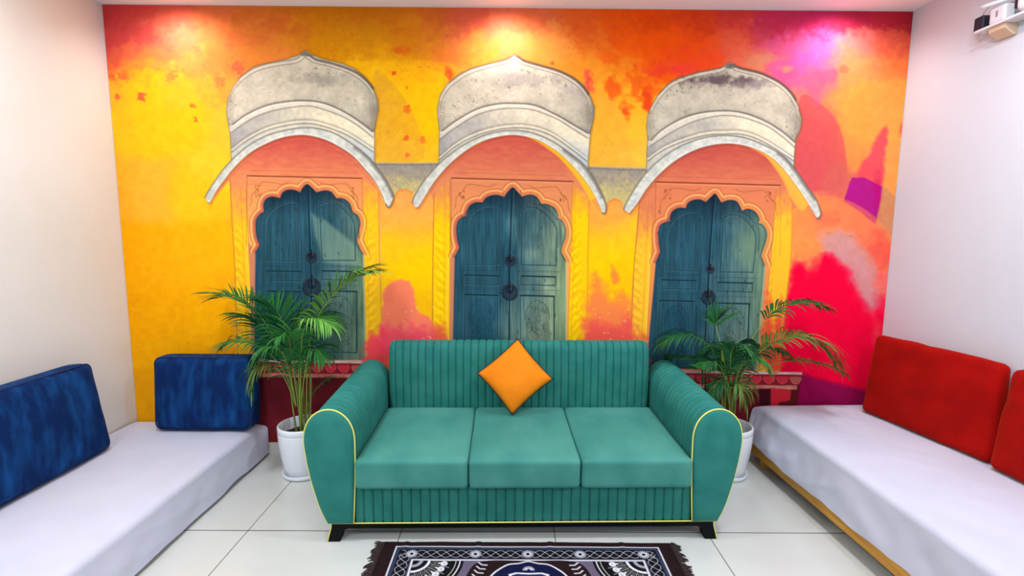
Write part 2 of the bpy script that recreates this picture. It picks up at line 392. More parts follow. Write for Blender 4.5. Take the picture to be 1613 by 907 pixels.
def draw_niche(cv, N):
    sd = N['seed']
    bi = smooth_pts(P(N['brim_i']), 4); bo = smooth_pts(P(N['brim_o']), 4)
    lx0, ly0, lx1, ly1 = N['line']
    lv = lambda U: ly0 + (ly1 - ly0) * (U - lx0) / (lx1 - lx0)
    # recessed field below the eave: salmon vault on top, orange panel, yellow pilasters
    fld = P(N['field'])
    vtop = fld[:, 1].min()
    def field_col(U, V):
        n = fbm(U / 14., V / 5., sd, 4) - 0.5
        c = lerp(np.array(N['ltop']) * np.array([.93, .88, .98]), N['fieldc'][0], np.clip((V - vtop - 8) / (lv(U) - vtop - 8), 0, 2) ** 1.3 + n * 0.6)
        t = np.clip((V - lv(U)) / 120., 0, 1)
        c2 = lerp(N['fieldc'][0], N['fieldc'][1], t + n * 0.4)
        return np.where((V > lv(U))[..., None], c2, c)
    cv.fill(fld, field_col, soft=0.8)
    cv.stroke(smooth_pts(P(N['brim_i']) + [0, 9], 3), 1.2, (150, 60, 44), 0.25, 1.5)
    # pilasters at both sides
    for (a, b, s) in ((N['po'], N['pi'], 1), (N['qi'], N['qo'], -1)):
        A, B = smooth_pts(P(a), 4), smooth_pts(P(b), 4)
        poly = np.vstack([A, B[::-1]])
        x0 = poly[:, 0].min(); top = poly[:, 1].min()
        def pil(U, V, s=s, x0=x0, top=top):
            n = fbm(U / 5., V / 9., sd + 3, 4) - 0.5
            c = lerp(N['fieldc'][0], N['yellow'], (V - top - 6) / 70. + n * 0.8 + (0.25 if s < 0 else 0))
            tw = np.sin((V * 0.42 - s * (U - x0) * 0.36 + 6 * n))
            edge = np.clip(1 - np.abs((U - x0) - 12.5) / 10., 0, 1) ** 0.5
            k = np.clip((V - top - 45) / 60., 0, 1) * edge
            c = c * (1 + (0.09 * tw * k)[..., None] * np.array([.55, 1, .6]))
            return np.clip(c, 0, 1)
        cv.fill(poly, pil, soft=0.8)
        if s > 0:
            cv.stroke(A, 1.5, (176, 96, 30), 0.75)
            cv.stroke(B[4:] + [-2.5, 0], 3.2, (255, 214, 110), 0.4, 1.4)
            cv.stroke(B, 1.1, (186, 100, 44), 0.6)
            cv.stroke(B + [-8.5, 0], 1.0, (196, 120, 30), 0.5)
        else:
            cv.stroke(A, 1.2, (196, 116, 44), 0.55)
            cv.stroke(B, 1.5, (204, 130, 30), 0.7)
            cv.stroke(A + [5, 0], 1.0, (206, 136, 26), 0.4)
    # lintel lines
    ln = np.array([[lx0, ly0], [lx1, ly1]])
    cv.stroke(ln, 2.0, (110, 40, 30), 0.85)
    cv.stroke(ln + [0, 2.2], 1.6, (244, 170, 110), 0.5)
    cv.stroke(ln * [1, 1] + [[4, -9], [-6, -9]], 1.0, (176, 84, 58), 0.45)
    cv.stroke(ln * [1, 1] + [[10, -15], [-12, -15]], 1.0, (182, 84, 58), 0.3)
    cv.stroke(np.array([[lx0 - .5, ly0], [lx0 - 1.5, ly0 + 110]]), 1.2, (150, 70, 44), 0.5)
    cv.stroke(np.array([[lx1 + .5, ly1], [lx1 - .5, ly1 + 110]]), 1.2, (196, 110, 50), 0.5)
    # carved scroll lines in the spandrels
    w = lx1 - lx0; mx = (lx0 + lx1) / 2
    for s in (-1, 1):
        f = lambda a, b: (mx + s * a * w, (ly0 + ly1) / 2 + s * (ly1 - ly0) * 0.5 * a * 2 + b)
        q = smooth_pts(np.array([f(.14, 8), f(.2, 12), f(.27, 10), f(.36, 9), f(.39, 14), f(.42, 22), f(.46, 30), f(.465, 40), f(.48, 48)]), 5)
        cv.stroke(q, 1.0, (136, 74, 34), 0.6)
        for k in range(9):
            a0 = f(.38 + .06 * hash2(k, 3, sd), 10 + 20 * hash2(k, 7, sd))
            cv.stroke(np.array([a0, (a0[0] + 5 * hash2(k, 1, sd) - 2, a0[1] + 5 * hash2(k, 2, sd))]), 1.4, (122, 60, 30), 0.55)
    # cusped arch and the door behind it
    ar = arch_outline(N['arch'])
    db = P(N['doorb'])
    door = np.vstack([ar, db])
    cv.fill(P(N['reveal']), (206, 128, 92), 0.8)
    m = 14
    wdw = cv.win(door[:, 0].min() - m, door[:, 1].min() - m, door[:, 0].max() + m, door[:, 1].max() + m)
    U, V = cv.U[wdw], cv.V[wdw]
    d = poly_sdf(U, V, door)
    vend = max(ar[0, 1], ar[-1, 1])
    low = np.clip((vend + 3 - V) / 2, 0, 1) * np.clip((ar[0, 1] + (ar[-1, 1] - ar[0, 1]) * (U - ar[0, 0]) / (ar[-1, 0] - ar[0, 0]) + 3 - V) / 2, 0, 1)
    right = np.clip((U - door[:, 0].min()) / (door[:, 0].max() - door[:, 0].min()), 0, 1)
    du = poly_sdf(U, V - 4.5, door)                 # soffit is seen on the upper side only
    body = lerp((236, 148, 92), (246, 180, 70), right * 0.6 + (V - vend + 100) / 300.)
    cv.blend(wdw, np.clip((9.5 - d) * 0.7, 0, 1) * low * 0.6, body)
    cv.blend(wdw, np.clip(1 - np.abs(d - 9.6) / 1.0, 0, 1) * low * 0.7, (150, 74, 40))
    cv.blend(wdw, np.clip(1 - np.abs(d - 6.6) / 1.6, 0, 1) * low * 0.42, (255, 206, 140))
    cv.blend(wdw, np.clip((4.6 - d) * 0.8, 0, 1) * low, lerp((196, 96, 72), (226, 138, 74), right))
    cv.blend(wdw, np.clip(1 - np.abs(d - 4.6) / 0.8, 0, 1) * low * 0.5, (150, 70, 44))
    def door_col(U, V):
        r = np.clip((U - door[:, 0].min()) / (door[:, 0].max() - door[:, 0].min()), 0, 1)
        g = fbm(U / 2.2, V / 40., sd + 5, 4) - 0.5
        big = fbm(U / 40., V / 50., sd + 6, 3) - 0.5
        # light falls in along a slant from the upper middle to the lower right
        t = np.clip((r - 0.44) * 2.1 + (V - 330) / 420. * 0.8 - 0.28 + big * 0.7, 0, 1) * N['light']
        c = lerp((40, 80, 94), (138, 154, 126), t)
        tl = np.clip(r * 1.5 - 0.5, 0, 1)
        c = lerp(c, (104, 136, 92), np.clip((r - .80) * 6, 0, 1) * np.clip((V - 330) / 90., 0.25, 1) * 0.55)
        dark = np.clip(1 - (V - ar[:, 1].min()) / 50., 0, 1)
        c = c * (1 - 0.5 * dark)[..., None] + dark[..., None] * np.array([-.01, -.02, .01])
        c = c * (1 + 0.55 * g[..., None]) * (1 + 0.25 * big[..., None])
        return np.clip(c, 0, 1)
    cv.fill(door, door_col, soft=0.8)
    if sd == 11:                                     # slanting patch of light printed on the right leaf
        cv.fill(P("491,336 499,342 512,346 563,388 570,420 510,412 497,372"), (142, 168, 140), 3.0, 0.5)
    if sd == 37:
        cv.blob(1180, 385, 34, 44, (122, 148, 104), .5, seed=9, rough=.3, scale=30, hard=1.1)
    cv.blend(wdw, np.clip(1 - np.abs(d + 1.2) / 1.6, 0, 1) * low * 0.55, (22, 44, 66))
    lo = db[:, 1].max()
    # panels
    def panel(poly, dark=(18, 46, 62), lite=(120, 158, 150), la=0.35):
        q = np.vstack([poly, poly[:1]])
        cv.stroke(q + [-1.2, -1.2], 1.3, lite, la * 0.5, 0.8)
        cv.stroke(q + [1.0, 1.2], 1.3, lite, la, 0.8)
        cv.stroke(q, 1.4, dark, 0.85)
    for key in ('lp', 'rp'):
        pts = P(N[key]); panel(np.vstack([pts[:1], smooth_pts(pts[1:-1], 4), pts[-1:]]))
        c = pts.mean(0); arc = smooth_pts((pts[1:-2] if key == 'lp' else pts[2:-1]), 4)
        sh = np.array([-6, -5]) if key == 'lp' else np.array([6, -5])
        cv.stroke(arc + sh, 1.6, (24, 52, 66), 0.55, 1.0)
        cv.stroke(arc + sh * 0.45, 3.5, (30, 66, 84) if key == 'lp' else (66, 84, 84), 0.4, 1.6)
    tilt = (db[0, 1] - db[1, 1]) / (db[0, 0] - db[1, 0])
    for key in ('l2', 'r2', 'l3', 'r3'):
        x0, y0, x1, y1 = N[key]; dy = (ly1 - ly0) / (lx1 - lx0) * (x1 - x0)
        shx = -4 if (sd == 37 and key in ('l3', 'r3')) else 0
        q = np.array([[x0, y0], [x1, y0 + dy], [x1 + shx, y1 + dy], [x0 + shx, y1]])
        if key in ('l2', 'r2'):
            panel(q)
            cv.stroke(q[:2], 2.2, (14, 36, 50), 0.8)
            cv.stroke(np.array([[x0 - 8, y0 - 8], [x1 + 6, y0 - 8 + dy]]), 1.0, (26, 60, 76), 0.5)
            cv.stroke(np.array([[x0 - 8, y1 + 8], [x1 + 6, y1 + 8 + dy]]), 1.0, (26, 60, 76), 0.4)
        else:
            panel(q)
            cv.stroke(q[:2], 2.2, (14, 36, 50), 0.85)
            if key == 'r3': cv.stroke(q[1:3], 2.0, (24, 44, 46), 0.6)
            # carved medallion
            cx, w2 = (x0 + x1) / 2, (x1 - x0)
            oval = smooth_pts(np.array([(cx - .36 * w2, y0 + 38), (cx - .33 * w2, y0 + 24), (cx - .18 * w2, y0 + 12), (cx, y0 + 8), (cx + .2 * w2, y0 + 13), (cx + .34 * w2, y0 + 26), (cx + .36 * w2, y0 + 38)]), 4)
            k = 0.35 if key == 'l3' else 0.55
            cv.fill(np.vstack([oval, [[cx + .34 * w2, y0 + 86], [cx - .34 * w2, y0 + 86]]]), (24, 66, 84) if key == 'l3' else (96, 116, 100), 3, 0.3, rough=5, scale=7, seed=sd)
            cv.stroke(oval, 1.2, (14, 42, 58) if key == 'l3' else (48, 66, 62), k)
            for j in range(26 if key == 'r3' else 16):
                a, b = hash2(j, 11, sd), hash2(j, 12, sd)
                px_, py_ = cx + (a - .5) * .62 * w2, y0 + 16 + b * 70
                ang = 6.28 * hash2(j, 13, sd); r_ = 2.5 + 4 * hash2(j, 14, sd)
                th = np.linspace(ang, ang + 3.4, 7)
                cv.stroke(np.stack([px_ + r_ * np.cos(th), py_ + r_ * 1.2 * np.sin(th)], 1), 1.1, (14, 40, 54) if key == 'l3' else (44, 58, 54), k * 0.75)
    # meeting stile, nail heads and ring pulls
    mid = smooth_pts(P(N['mid']), 3)
    cv.stroke(mid + [2.0, 0], 1.2, (110, 150, 150), 0.3)
    cv.stroke(mid, 1.9, (10, 26, 40), 0.95)
    cv.stroke(mid + [13.5, 0], 1.0, (20, 50, 66), 0.45); cv.stroke(mid + [-14.5, 0], 1.0, (20, 50, 66), 0.45)
    for j in range(34):
        a, b = hash2(j, 31, sd), hash2(j, 32, sd)
        x_, y_ = door[:, 0].min() + 14 + a * (door[:, 0].max() - door[:, 0].min() - 28), ar[:, 1].min() + 26 + b * (lo - ar[:, 1].min() - 40)
        cv.stroke(np.array([[x_, y_], [x_ + 0.6, y_ + 1.5 + 4 * hash2(j, 33, sd)]]), 1.2, (16, 36, 48), 0.6)
    th = np.linspace(0, 6.3, 26)
    for (cx, cy, r), big in ((N['ring1'], 0), (N['ring2'], 1)):
        el = lambda k, oy=0: np.stack([cx + r * k * np.cos(th), cy + oy + r * k * 0.98 * np.sin(th)], 1)
        cv.fill(el(0.95), (28, 40, 54), 1.0, 0.55)
        cv.stroke(el(0.9, 1), 3.2, (24, 28, 40), 0.95)
        cv.stroke(el(0.92, 0.4), 0.9, (112, 112, 122), 0.55)
        cv.stroke(el(0.42, -r * 0.15), 2.0, (20, 24, 36), 0.9)
        cv.stroke(np.array([[cx, cy - r * 1.1], [cx + .5, cy + r * 0.2]]), 2.6, (22, 26, 36), 0.95)
        cv.stroke(np.array([[cx + 2, cy - r * .9], [cx + 2.5, cy - r * 0.2]]), 1.0, (132, 132, 138), 0.6)
        if big:
            cv.stroke(el(1.0, 3)[1:13], 2.2, (26, 30, 42), 0.8)
            cv.stroke(np.array([[cx - r * 1.6, cy + r * .2], [cx - r, cy + r * .3]]), 1.0, (24, 40, 54), 0.6)
    # door side shadows
    cv.stroke(np.vstack([ar[:1], db[1:]]) + [2, 0], 3.5, (26, 60, 88), 0.5, 2)
    cv.stroke(np.vstack([ar[-1:], db[:1]]) + [-.5, 0], 2.2, (206, 200, 150) if N['light'] > .4 else (120, 120, 80), 0.6, 0.8)
    # sill with its row of hanging petals
    su0, su1 = N['sillu']; sv0, sv1 = N['sillv']
    sl = (sv1 - sv0) / (su1 - su0)
    Y = lambda u, o: sv0 + sl * (u - su0) + o
    band = lambda o0, o1, a=0, b=0: np.array([[su0 + a, Y(su0, o0)], [su1 - b, Y(su1, o0)], [su1 - b, Y(su1, o1)], [su0 + a, Y(su0, o1)]])
    wide = su1 if sd != 37 else 1243
    cv.fill(np.array([[su0 - 2, Y(su0, 4)], [su1 - 1, Y(su1, 4)], [wide, Y(wide, 140)], [su0 - 8, Y(su0, 150)]]), lambda U, V: np.clip(lerp((92, 26, 34), (122, 34, 42), (V - sv0 - 22) / 90. + (fbm(U / 20., V / 20., sd) - .5)), 0, 1), 1.0)
    cv.fill(band(4, 20, 1, 4), (150, 32, 48), 0.8)
    n = int((su1 - su0) / 21)
    for j in range(n):
        cx = su0 + 12 + j * 21; th2 = np.linspace(0, np.pi, 14)
        lob = np.vstack([[[cx - 9.2, Y(cx, 6)]], np.stack([cx - 9.2 * np.cos(th2), Y(cx, 7) + 11.5 * np.sin(th2)], 1), [[cx + 9.2, Y(cx, 6)]]])
        cv.fill(lob + [0, 1.2], (84, 16, 26), 0.9, 0.9)
        cv.fill(lob, (222, 54, 70) if hash2(j, 4, sd) > .25 else (190, 96, 84), 0.8, 0.95, rough=0.8, scale=3, seed=sd)
        cv.stroke(lob[2:-2] + [0, -0.8], 0.9, (244, 150, 150), 0.5)
    cv.fill(band(20, 26.5, 2, 8), lambda U, V: lerp((196, 92, 84), (226, 168, 140), fbm(U / 9., V / 3., sd + 8) * 1.6 - .3), 0.8)
    cv.stroke(np.array([[su0 + 2, Y(su0, 27)], [su1 - 8, Y(su1, 27)]]), 1.4, (70, 16, 24), 0.7)
    cv.fill(band(-1, 3.2), lambda U, V: lerp((214, 160, 156), (236, 220, 214), fbm(U / 12., V / 3., sd + 9) * 1.6 - .3), 0.7)
    cv.stroke(np.array([[su0, Y(su0, 4)], [su1, Y(su1, 4)]]), 1.2, (96, 20, 30), 0.8)
    # stone canopy: dome, mouldings, eave
    dome = smooth_pts(P(N['dome']), 1, True)
    apex = dome[0]; bot = dome[:, 1].max(); left, rgt = dome[:, 0].min(), dome[:, 0].max()
    b1, b2, b3 = (smooth_pts(P(N[k]), 4) for k in ('b1', 'b2', 'b3'))
    def fy(c):
        return lambda U: np.interp(U, c[:, 0], c[:, 1])
    f1, f2, f3 = fy(b1), fy(b2), fy(b3)
    def stone(U, V):
        n = fbm(U / 5., V / 5., sd + 20, 4) - 0.5; big = fbm(U / 30., V / 22., sd + 21, 3) - .5
        r = (U - left) / (rgt - left)
        base = lerp((216, 203, 178), (188, 177, 154), 0.45 + big * 1.6)
        mid_ = lerp((172, 166, 158), (234, 220, 186), r * 1.5 - 0.12 + big * .8)
        low_ = lerp((196, 192, 178), (228, 216, 186), r + big)
        c = np.where((V > f1(U))[..., None], lerp((226, 216, 194), (206, 200, 188), np.abs(r - .5) * 1.4), base)
        c = np.where((V > f2(U))[..., None], mid_, c)
        c = np.where((V > f3(U))[..., None], low_, c)
        up1 = np.clip(1 - (f1(U) - V) / 13., 0, 1) * (V < f1(U)); c = c * (1 - (0.24 * up1 ** 2 * (0.35 + 1.3 * np.abs(r - .45)))[..., None])
        up3 = np.clip(1 - (f3(U) - V) / 7., 0, 1) * (V < f3(U)); c = c * (1 - (0.16 * up3 ** 2)[..., None])
        side = np.clip((r - .88) / .12, 0, 1) * (V < f1(U)); c = c * (1 - (0.28 * side)[..., None]); c = c * (1 - (0.10 * np.clip((.08 - r) / .08, 0, 1))[..., None])
        cool = np.clip((V - f2(U) - 8) / 26., 0, 1) * np.clip((r - .72) * 4, 0, 1)   # bluish wash at the right foot
        c = c * (1 - cool[..., None]) + cool[..., None] * np.array([176, 188, 196]) / 255.
        fol = np.clip((fbm(U / 26., V / 16., sd + 31, 3) - .5) * 5, 0, 1) * np.clip((f1(U) - V) / 12., 0, 1)
        sp = np.clip((fbm(U / 2.6, V / 2.2, sd + 30, 3) - .66) * 7, 0, 1) * fol
        c = c * (1 + 0.16 * n[..., None]) * (1 - 0.42 * sp[..., None])
        return np.clip(c, 0, 1)
    cv.fill(dome + [1.5, -.5], (120, 80, 40), 3.0, 0.5)
    cv.fill(dome, stone, 0.8)
    # dark weathering below the rim
    st = {11: (500, 124, 60, 14, (120, 110, 100), .35), 23: (820, 126, 70, 13, (150, 136, 134), .4), 37: (1128, 127, 66, 13, (92, 74, 78), .85)}[sd]
    cv.blob(st[0], st[1], st[2], st[3], st[4], st[5], seed=sd, rough=0.9, scale=9, hard=1.4)
    if sd == 37: cv.blob(1180, 132, 40, 10, (130, 112, 116), .6, seed=5, rough=.9, scale=8)
    if sd == 23: cv.blob(900, 140, 26, 14, (176, 160, 160), .5, seed=5, rough=.9, scale=8)
    rim = smooth_pts(P(N['rim']), 3)
    up = P(N['dome']); 
    top_l = [p for p in up if p[1] < N_low(N)]
    cv.stroke(rim + [0, -2.5], 3.2, (232, 222, 200), 0.55, 1.2)
    cv.stroke(rim, 1.3, (112, 98, 86), 0.7)
    k = len(rim) // 2
    cv.stroke(rim[k:-4] + [4.0, -4.5], 3.6, (78, 66, 60), 0.75, 1.4)
    cv.stroke(rim[k // 3:k] + [-3.0, -5.5], 2.0, (110, 96, 84), 0.6, 1.0)
    cv.fill(np.array([apex, apex + [-9, 7.5], apex + [0, 10], apex + [12, 8.5]]), (112, 104, 100) if sd != 23 else (176, 176, 186), 1.2, 0.85)
    out = dome.copy(); cv.stroke(np.vstack([out, out[:1]])[: len(out)], 1.0, (84, 62, 44), 0.6)
    for c, wd, col, al in ((b1 + [0, -1], 2.6, (96, 86, 78), .75), (b1 + [0, 1.6], 2.4, (240, 230, 206), .6), (b2, 1.5, (96, 84, 68), .7), (b2 + [0, -4], 1.2, (206, 190, 160), .4),
                           (b3 + [0, -2], 1.2, (140, 124, 100), .55), (b3 + [0, 1.5], 2.4, (238, 226, 196), .5), (b3 + [0, 4.5], 1.7, (92, 78, 62), .65)):
        cv.stroke(c, wd, col, al, 0.9)
    for s, bx in ((1, left + 5.5), (-1, rgt - 6)):
        for j in range(10):
            yb = f1(np.array([bx]))[0] - 6 - j * 4.2
            cv.stroke(np.array([[bx - 3.5, yb], [bx, yb - 3 * s], [bx + 3.5, yb - 1]]), 1.1, (128, 116, 98), 0.6)
        cv.stroke(np.array([[bx + s * 5, f1(np.array([bx]))[0] - 2], [bx + s * 6, f1(np.array([bx]))[0] - 46]]), 1.0, (146, 132, 112), 0.5)
    # eave
    eave = np.vstack([bo, bi])
    cv.fill(eave + [1.5, 2.5], (110, 40, 20), 2.5, 0.45)
    def eave_col(U, V):
        n = fbm(U / 6., V / 6., sd + 40, 4) - .5; dk = np.clip((fbm(U / 3., V / 3., sd + 41, 3) - .76) * 7, 0, 1) * 0.7
        c = lerp((218, 216, 200), (188, 188, 178), .45 + n * 2.4)
        return np.clip(c * (1 - .45 * dk[..., None]), 0, 1)
    cv.fill(eave, eave_col, 0.8)
    cv.stroke(bo + [0, 0.5], 2.2, (98, 90, 78), 0.7, 0.9)
    h = len(bo) * 6 // 10
    cv.stroke(bo[h:-12] + [-1.5, 2], 4.2, (96, 90, 82), 0.6, 1.6)
    cv.stroke(bi + [0, -1.6], 2.2, (234, 234, 226), 0.55, 0.9)
    cv.stroke(bi, 1.0, (130, 70, 50), 0.55)
    if sd != 11:                                     # sunlit strip under the right eave
        r0 = len(bi) * 2 // 5
        st_ = bi[2:r0]; tt = np.linspace(1, 0, len(st_))[:, None]
        cv.fill(np.vstack([st_, (st_ + tt ** 0.6 * [-8, 5])[::-1]]), (255, 196, 30) if sd == 23 else (250, 176, 60), 1.6, 0.8)
        if sd == 37: cv.fill(smooth_pts(P("1206,245 1228,262 1249,288 1270,320 1262,332 1246,312 1234,286 1220,264"), 3, True), (252, 176, 62), 1.5, .85)
def N_low(N):
    return P(N['dome'])[:, 1].min() + 80

def paint_mural(cv):
    U, V = cv.U, cv.V
    cv.C[:] = base_colour(U, V)
    # --- large flat transparent shapes of the print
    cv.fill(smooth_pts(P("590,112 622,135 650,178 668,250 596,256 596,190"), 4, True), (214, 152, 44), 1.5, 0.5)
    cv.fill(smooth_pts(P("930,140 965,158 985,190 996,250 1020,268 930,258"), 4, True), (230, 160, 60), 1.5, 0.35)
    cv.fill(P("470,96 700,96 700,10 470,10"), (196, 110, 10), 1.2, 0.22, rough=1)
    cv.fill(smooth_pts(P("1262,150 1300,170 1322,200 1332,245 1330,290 1290,300 1255,300 1256,220"), 4, True), (212, 80, 82), 1.5, 0.75)
    cv.fill(smooth_pts(P("1387,290 1413,312 1408,386 1377,353"), 1, True), (204, 140, 92), 1.2, 0.85)
    cv.fill(smooth_pts(P("1322,255 1347,274 1342,282 1328,318 1300,304 1296,280"), 3, True), (210, 100, 82), 5, 0.6, rough=4, scale=10, seed=21)
    cv.fill(smooth_pts(P("1386,205 1397,199 1397,225 1392,248 1390,294 1360,284 1346,276 1372,238"), 2, True), (230, 60, 92), 3, 0.75, rough=4, scale=9, seed=4)
    cv.fill(P("1341,280 1360,279 1389,294 1385,325 1378,353 1352,332 1328,317"), (172, 20, 132), 1.2, 0.92, rough=1, scale=8, seed=6)
    cv.blob(1382, 305, 10, 40, (200, 0, 100), .45, seed=3, rough=.4)
    cv.fill(smooth_pts(P("1258,318 1300,308 1345,320 1385,348 1412,385 1408,430 1330,420 1250,400"), 4, True), (252, 132, 76), 1.4, 0.5)
    cv.blob(1388, 395, 26, 40, (240, 70, 66), .5, seed=8)
    cv.blob(1300, 345, 26, 14, (250, 96, 76), .45, seed=12)
    # grey-pink smear and hot pink cloud
    cv.fill(smooth_pts(P("1296,372 1318,362 1345,380 1372,420 1378,470 1366,485 1350,450 1322,420 1300,402"), 4, True), (208, 150, 150), 10, 0.85, rough=12, scale=16, seed=14)
    cv.fill(smooth_pts(P("1240,440 1252,412 1275,424 1300,404 1330,424 1352,470 1372,506 1392,500 1390,640 1236,640 1234,500"), 4, True), (250, 4, 58), 9, 1.0, rough=14, scale=20, seed=15)
    cv.blob(1380, 520, 12, 34, (246, 90, 84), .55, seed=17, hard=1.0)
    cv.fill(P("1216,620 1262,588 1300,600 1362,614 1400,622 1400,700 1216,700"), (146, 14, 78), 4, 0.95, rough=2, scale=10, seed=3)
    # splashes
    R = [(205, 52, 44, 30, (206, 64, 66), .6), (240, 84, 60, 22, (226, 104, 74), .5), (300, 110, 60, 20, (232, 140, 72), .45), (395, 60, 46, 22, (216, 104, 52), .5),
         (440, 36, 30, 18, (204, 86, 40), .5), (480, 50, 30, 16, (200, 100, 30), .4), (560, 40, 40, 20, (208, 124, 26), .4), (640, 80, 18, 9, (214, 84, 20), .75), (700, 92, 40, 20, (234, 112, 50), .5),
         (710, 118, 12, 16, (240, 70, 36), .8), (926, 128, 10, 24, (240, 66, 70), .8), (965, 140, 16, 22, (244, 90, 22), .85), (987, 172, 11, 18, (240, 72, 22), .9), (1010, 130, 30, 30, (244, 92, 20), .8), (1022, 160, 10, 26, (236, 64, 24), .9),
         (960, 92, 24, 14, (246, 96, 18), .7), (1080, 90, 60, 30, (240, 66, 24), .6), (1060, 60, 70, 30, (244, 84, 10), .5), (1030, 36, 40, 16, (214, 66, 16), .5), (1110, 40, 30, 22, (200, 56, 24), .5), (1050, 112, 40, 12, (240, 50, 50), .6),
         (1205, 96, 36, 16, (216, 140, 100), .7), (1245, 120, 26, 16, (226, 84, 130), .8), (1270, 96, 30, 22, (224, 84, 160), .7), (1300, 120, 24, 14, (226, 80, 120), .6), (1280, 140, 14, 30, (230, 90, 130), .7), (1210, 50, 40, 24, (196, 50, 70), .5),
         (1330, 110, 14, 8, (232, 90, 70), .6), (1240, 108, 12, 8, (248, 160, 90), .6), (1420, 200, 8, 16, (226, 70, 60), .7), (1300, 180, 20, 16, (230, 100, 90), .4)]
    for j, (u, v, ru, rv, c, a) in enumerate(R):
        cv.blob(u, v, ru, rv, c, a, seed=60 + j, rough=1.0, scale=13, hard=1.6)
    for j, (u, v, r, c) in enumerate([(185, 153, 5, (224, 92, 60)), (223, 153, 7, (232, 84, 64)), (304, 167, 4, (224, 110, 40)), (309, 188, 4, (220, 110, 40)), (620, 116, 4, (222, 76, 24)), (641, 172, 6, (226, 96, 24)), (639, 218, 4.5, (230, 80, 40)), (666, 221, 5.5, (232, 110, 34)),
                                      (642, 245, 4, (232, 100, 60)), (641, 139, 2.5, (214, 100, 20)), (870, 100, 3, (240, 90, 40)), (195, 120, 8, (236, 110, 50)), (176, 120, 6, (226, 96, 44)), (270, 120, 10, (236, 130, 60)), (345, 128, 9, (236, 120, 60)), (375, 106, 10, (228, 96, 64))]):
        cv.blob(u, v, r * 1.2, r * 1.3, c, .85, seed=120 + j, rough=.8, scale=4, hard=2)
    # speckle and fine plaster texture
    n = fbm(U / 3., V / 3., 71, 3); big = fbm(U / 60., V / 50., 72, 4)
    sp = np.clip((n - .66) * 8, 0, 1) * np.clip((big - .45) * 4, 0, 1) * np.clip((170 - V) / 80., 0, 1)
    cv.C += (np.array([196, 84, 34], np.float32) / 255 - cv.C) * (0.45 * sp[..., None]).astype(np.float32)
    pl = fbm(U / 9., V / 9., 73, 5) - .5
    cv.C *= 1 + (0.12 * pl[..., None] * np.array([.5, 1, 1.3], np.float32))
    cr = np.clip(1 - np.abs(fbm(U / 22., V / 12., 74, 4) - .5) * 60, 0, 1) * np.clip((fbm(U / 60., V / 60., 75) - .5) * 4, 0, 1)
    cv.C *= 1 - 0.10 * cr[..., None]
    # wall base
    cv.fill(P("400,672 470,672 470,700 400,700"), (222, 104, 26), 1, 1)
    # grey stone course between the canopies
    for q in ("588,256 640,257 694,256 694,270 668,300 660,322 652,316 650,303 640,297 628,299 621,308 616,322 600,290", "924,262 972,264 1021,265 1021,272 996,306 990,326 982,326 978,316 968,312 958,317 954,330 936,290"):
        q = P(q); t0, t1 = q[:, 1].min(), q[:, 1].max()
        cv.fill(q + [1, 3], (190, 100, 30), 2.5, .5)
        cv.fill(q, lambda U, V: np.clip(lerp((152, 140, 126), (196, 178, 116), (V - t0 - 12) / 34. + (fbm(U / 7., V / 7., 81) - .5) * 1.3) * (1 + .2 * (fbm(U / 3., V / 3., 82) - .5))[..., None], 0, 1), 0.9)
        cv.stroke(smooth_pts(q[:3] + [0, 3], 3), 1.2, (92, 82, 70), 0.7)
        cv.stroke(q[:3] + [0, -1], 2.0, (200, 190, 130), 0.4, 1.5)
    for N in NICHES:
        draw_niche(cv, N)
    # powder clouds low on the piers and over the pilasters
    for pts, c, s in (("606,560 604,470 612,448 640,441 652,458 658,490 680,505 690,560", (255, 118, 108), 2), ("600,560 602,520 640,516 688,520 690,560", (255, 80, 104), 9), ("574,600 577,545 586,522 596,534 604,512 612,600", (255, 62, 92), 7),
                      ("922,560 924,480 936,440 950,446 968,470 985,462 994,480 994,560", (250, 124, 74), 9), ("920,560 922,512 940,504 970,516 994,500 994,560", (244, 84, 78), 8), ("962,414 972,430 974,444 964,446", (240, 130, 60), 3),
                      ("684,560 686,520 700,516 706,560", (240, 100, 66), 6), ("1000,600 1004,540 1016,530 1022,600", (236, 80, 60), 6), ("1201,572 1207,480 1211,462 1216,520 1222,500 1232,470 1234,572", (246, 70, 60), 5)):
        cv.fill(smooth_pts(P(pts), 4, True), c, s, .85, rough=s * 1.6, scale=9, seed=int(s * 7))
    for j in range(26):
        a, b = hash2(j, 51, 1), hash2(j, 52, 1)
        u = 608 + a * 76 if j % 2 else 926 + a * 66
        cv.blob(u, 480 + b * 60, 2.2, 1.4, (255, 200, 150), .7, seed=j, rough=.5, scale=2)
    for q in ((1213, 610, 1246, 633),):
        cv.fill(P("1196,612 1214,612 1214,680 1196,680"), (64, 18, 30), 1.2, .9)
        cv.fill(P("1214,611 1246,614 1244,630 1226,634 1226,660 1213,660"), (222, 44, 62), 1.0, .95, rough=1, scale=4, seed=3)
    np.clip(cv.C, 0, 1, out=cv.C)
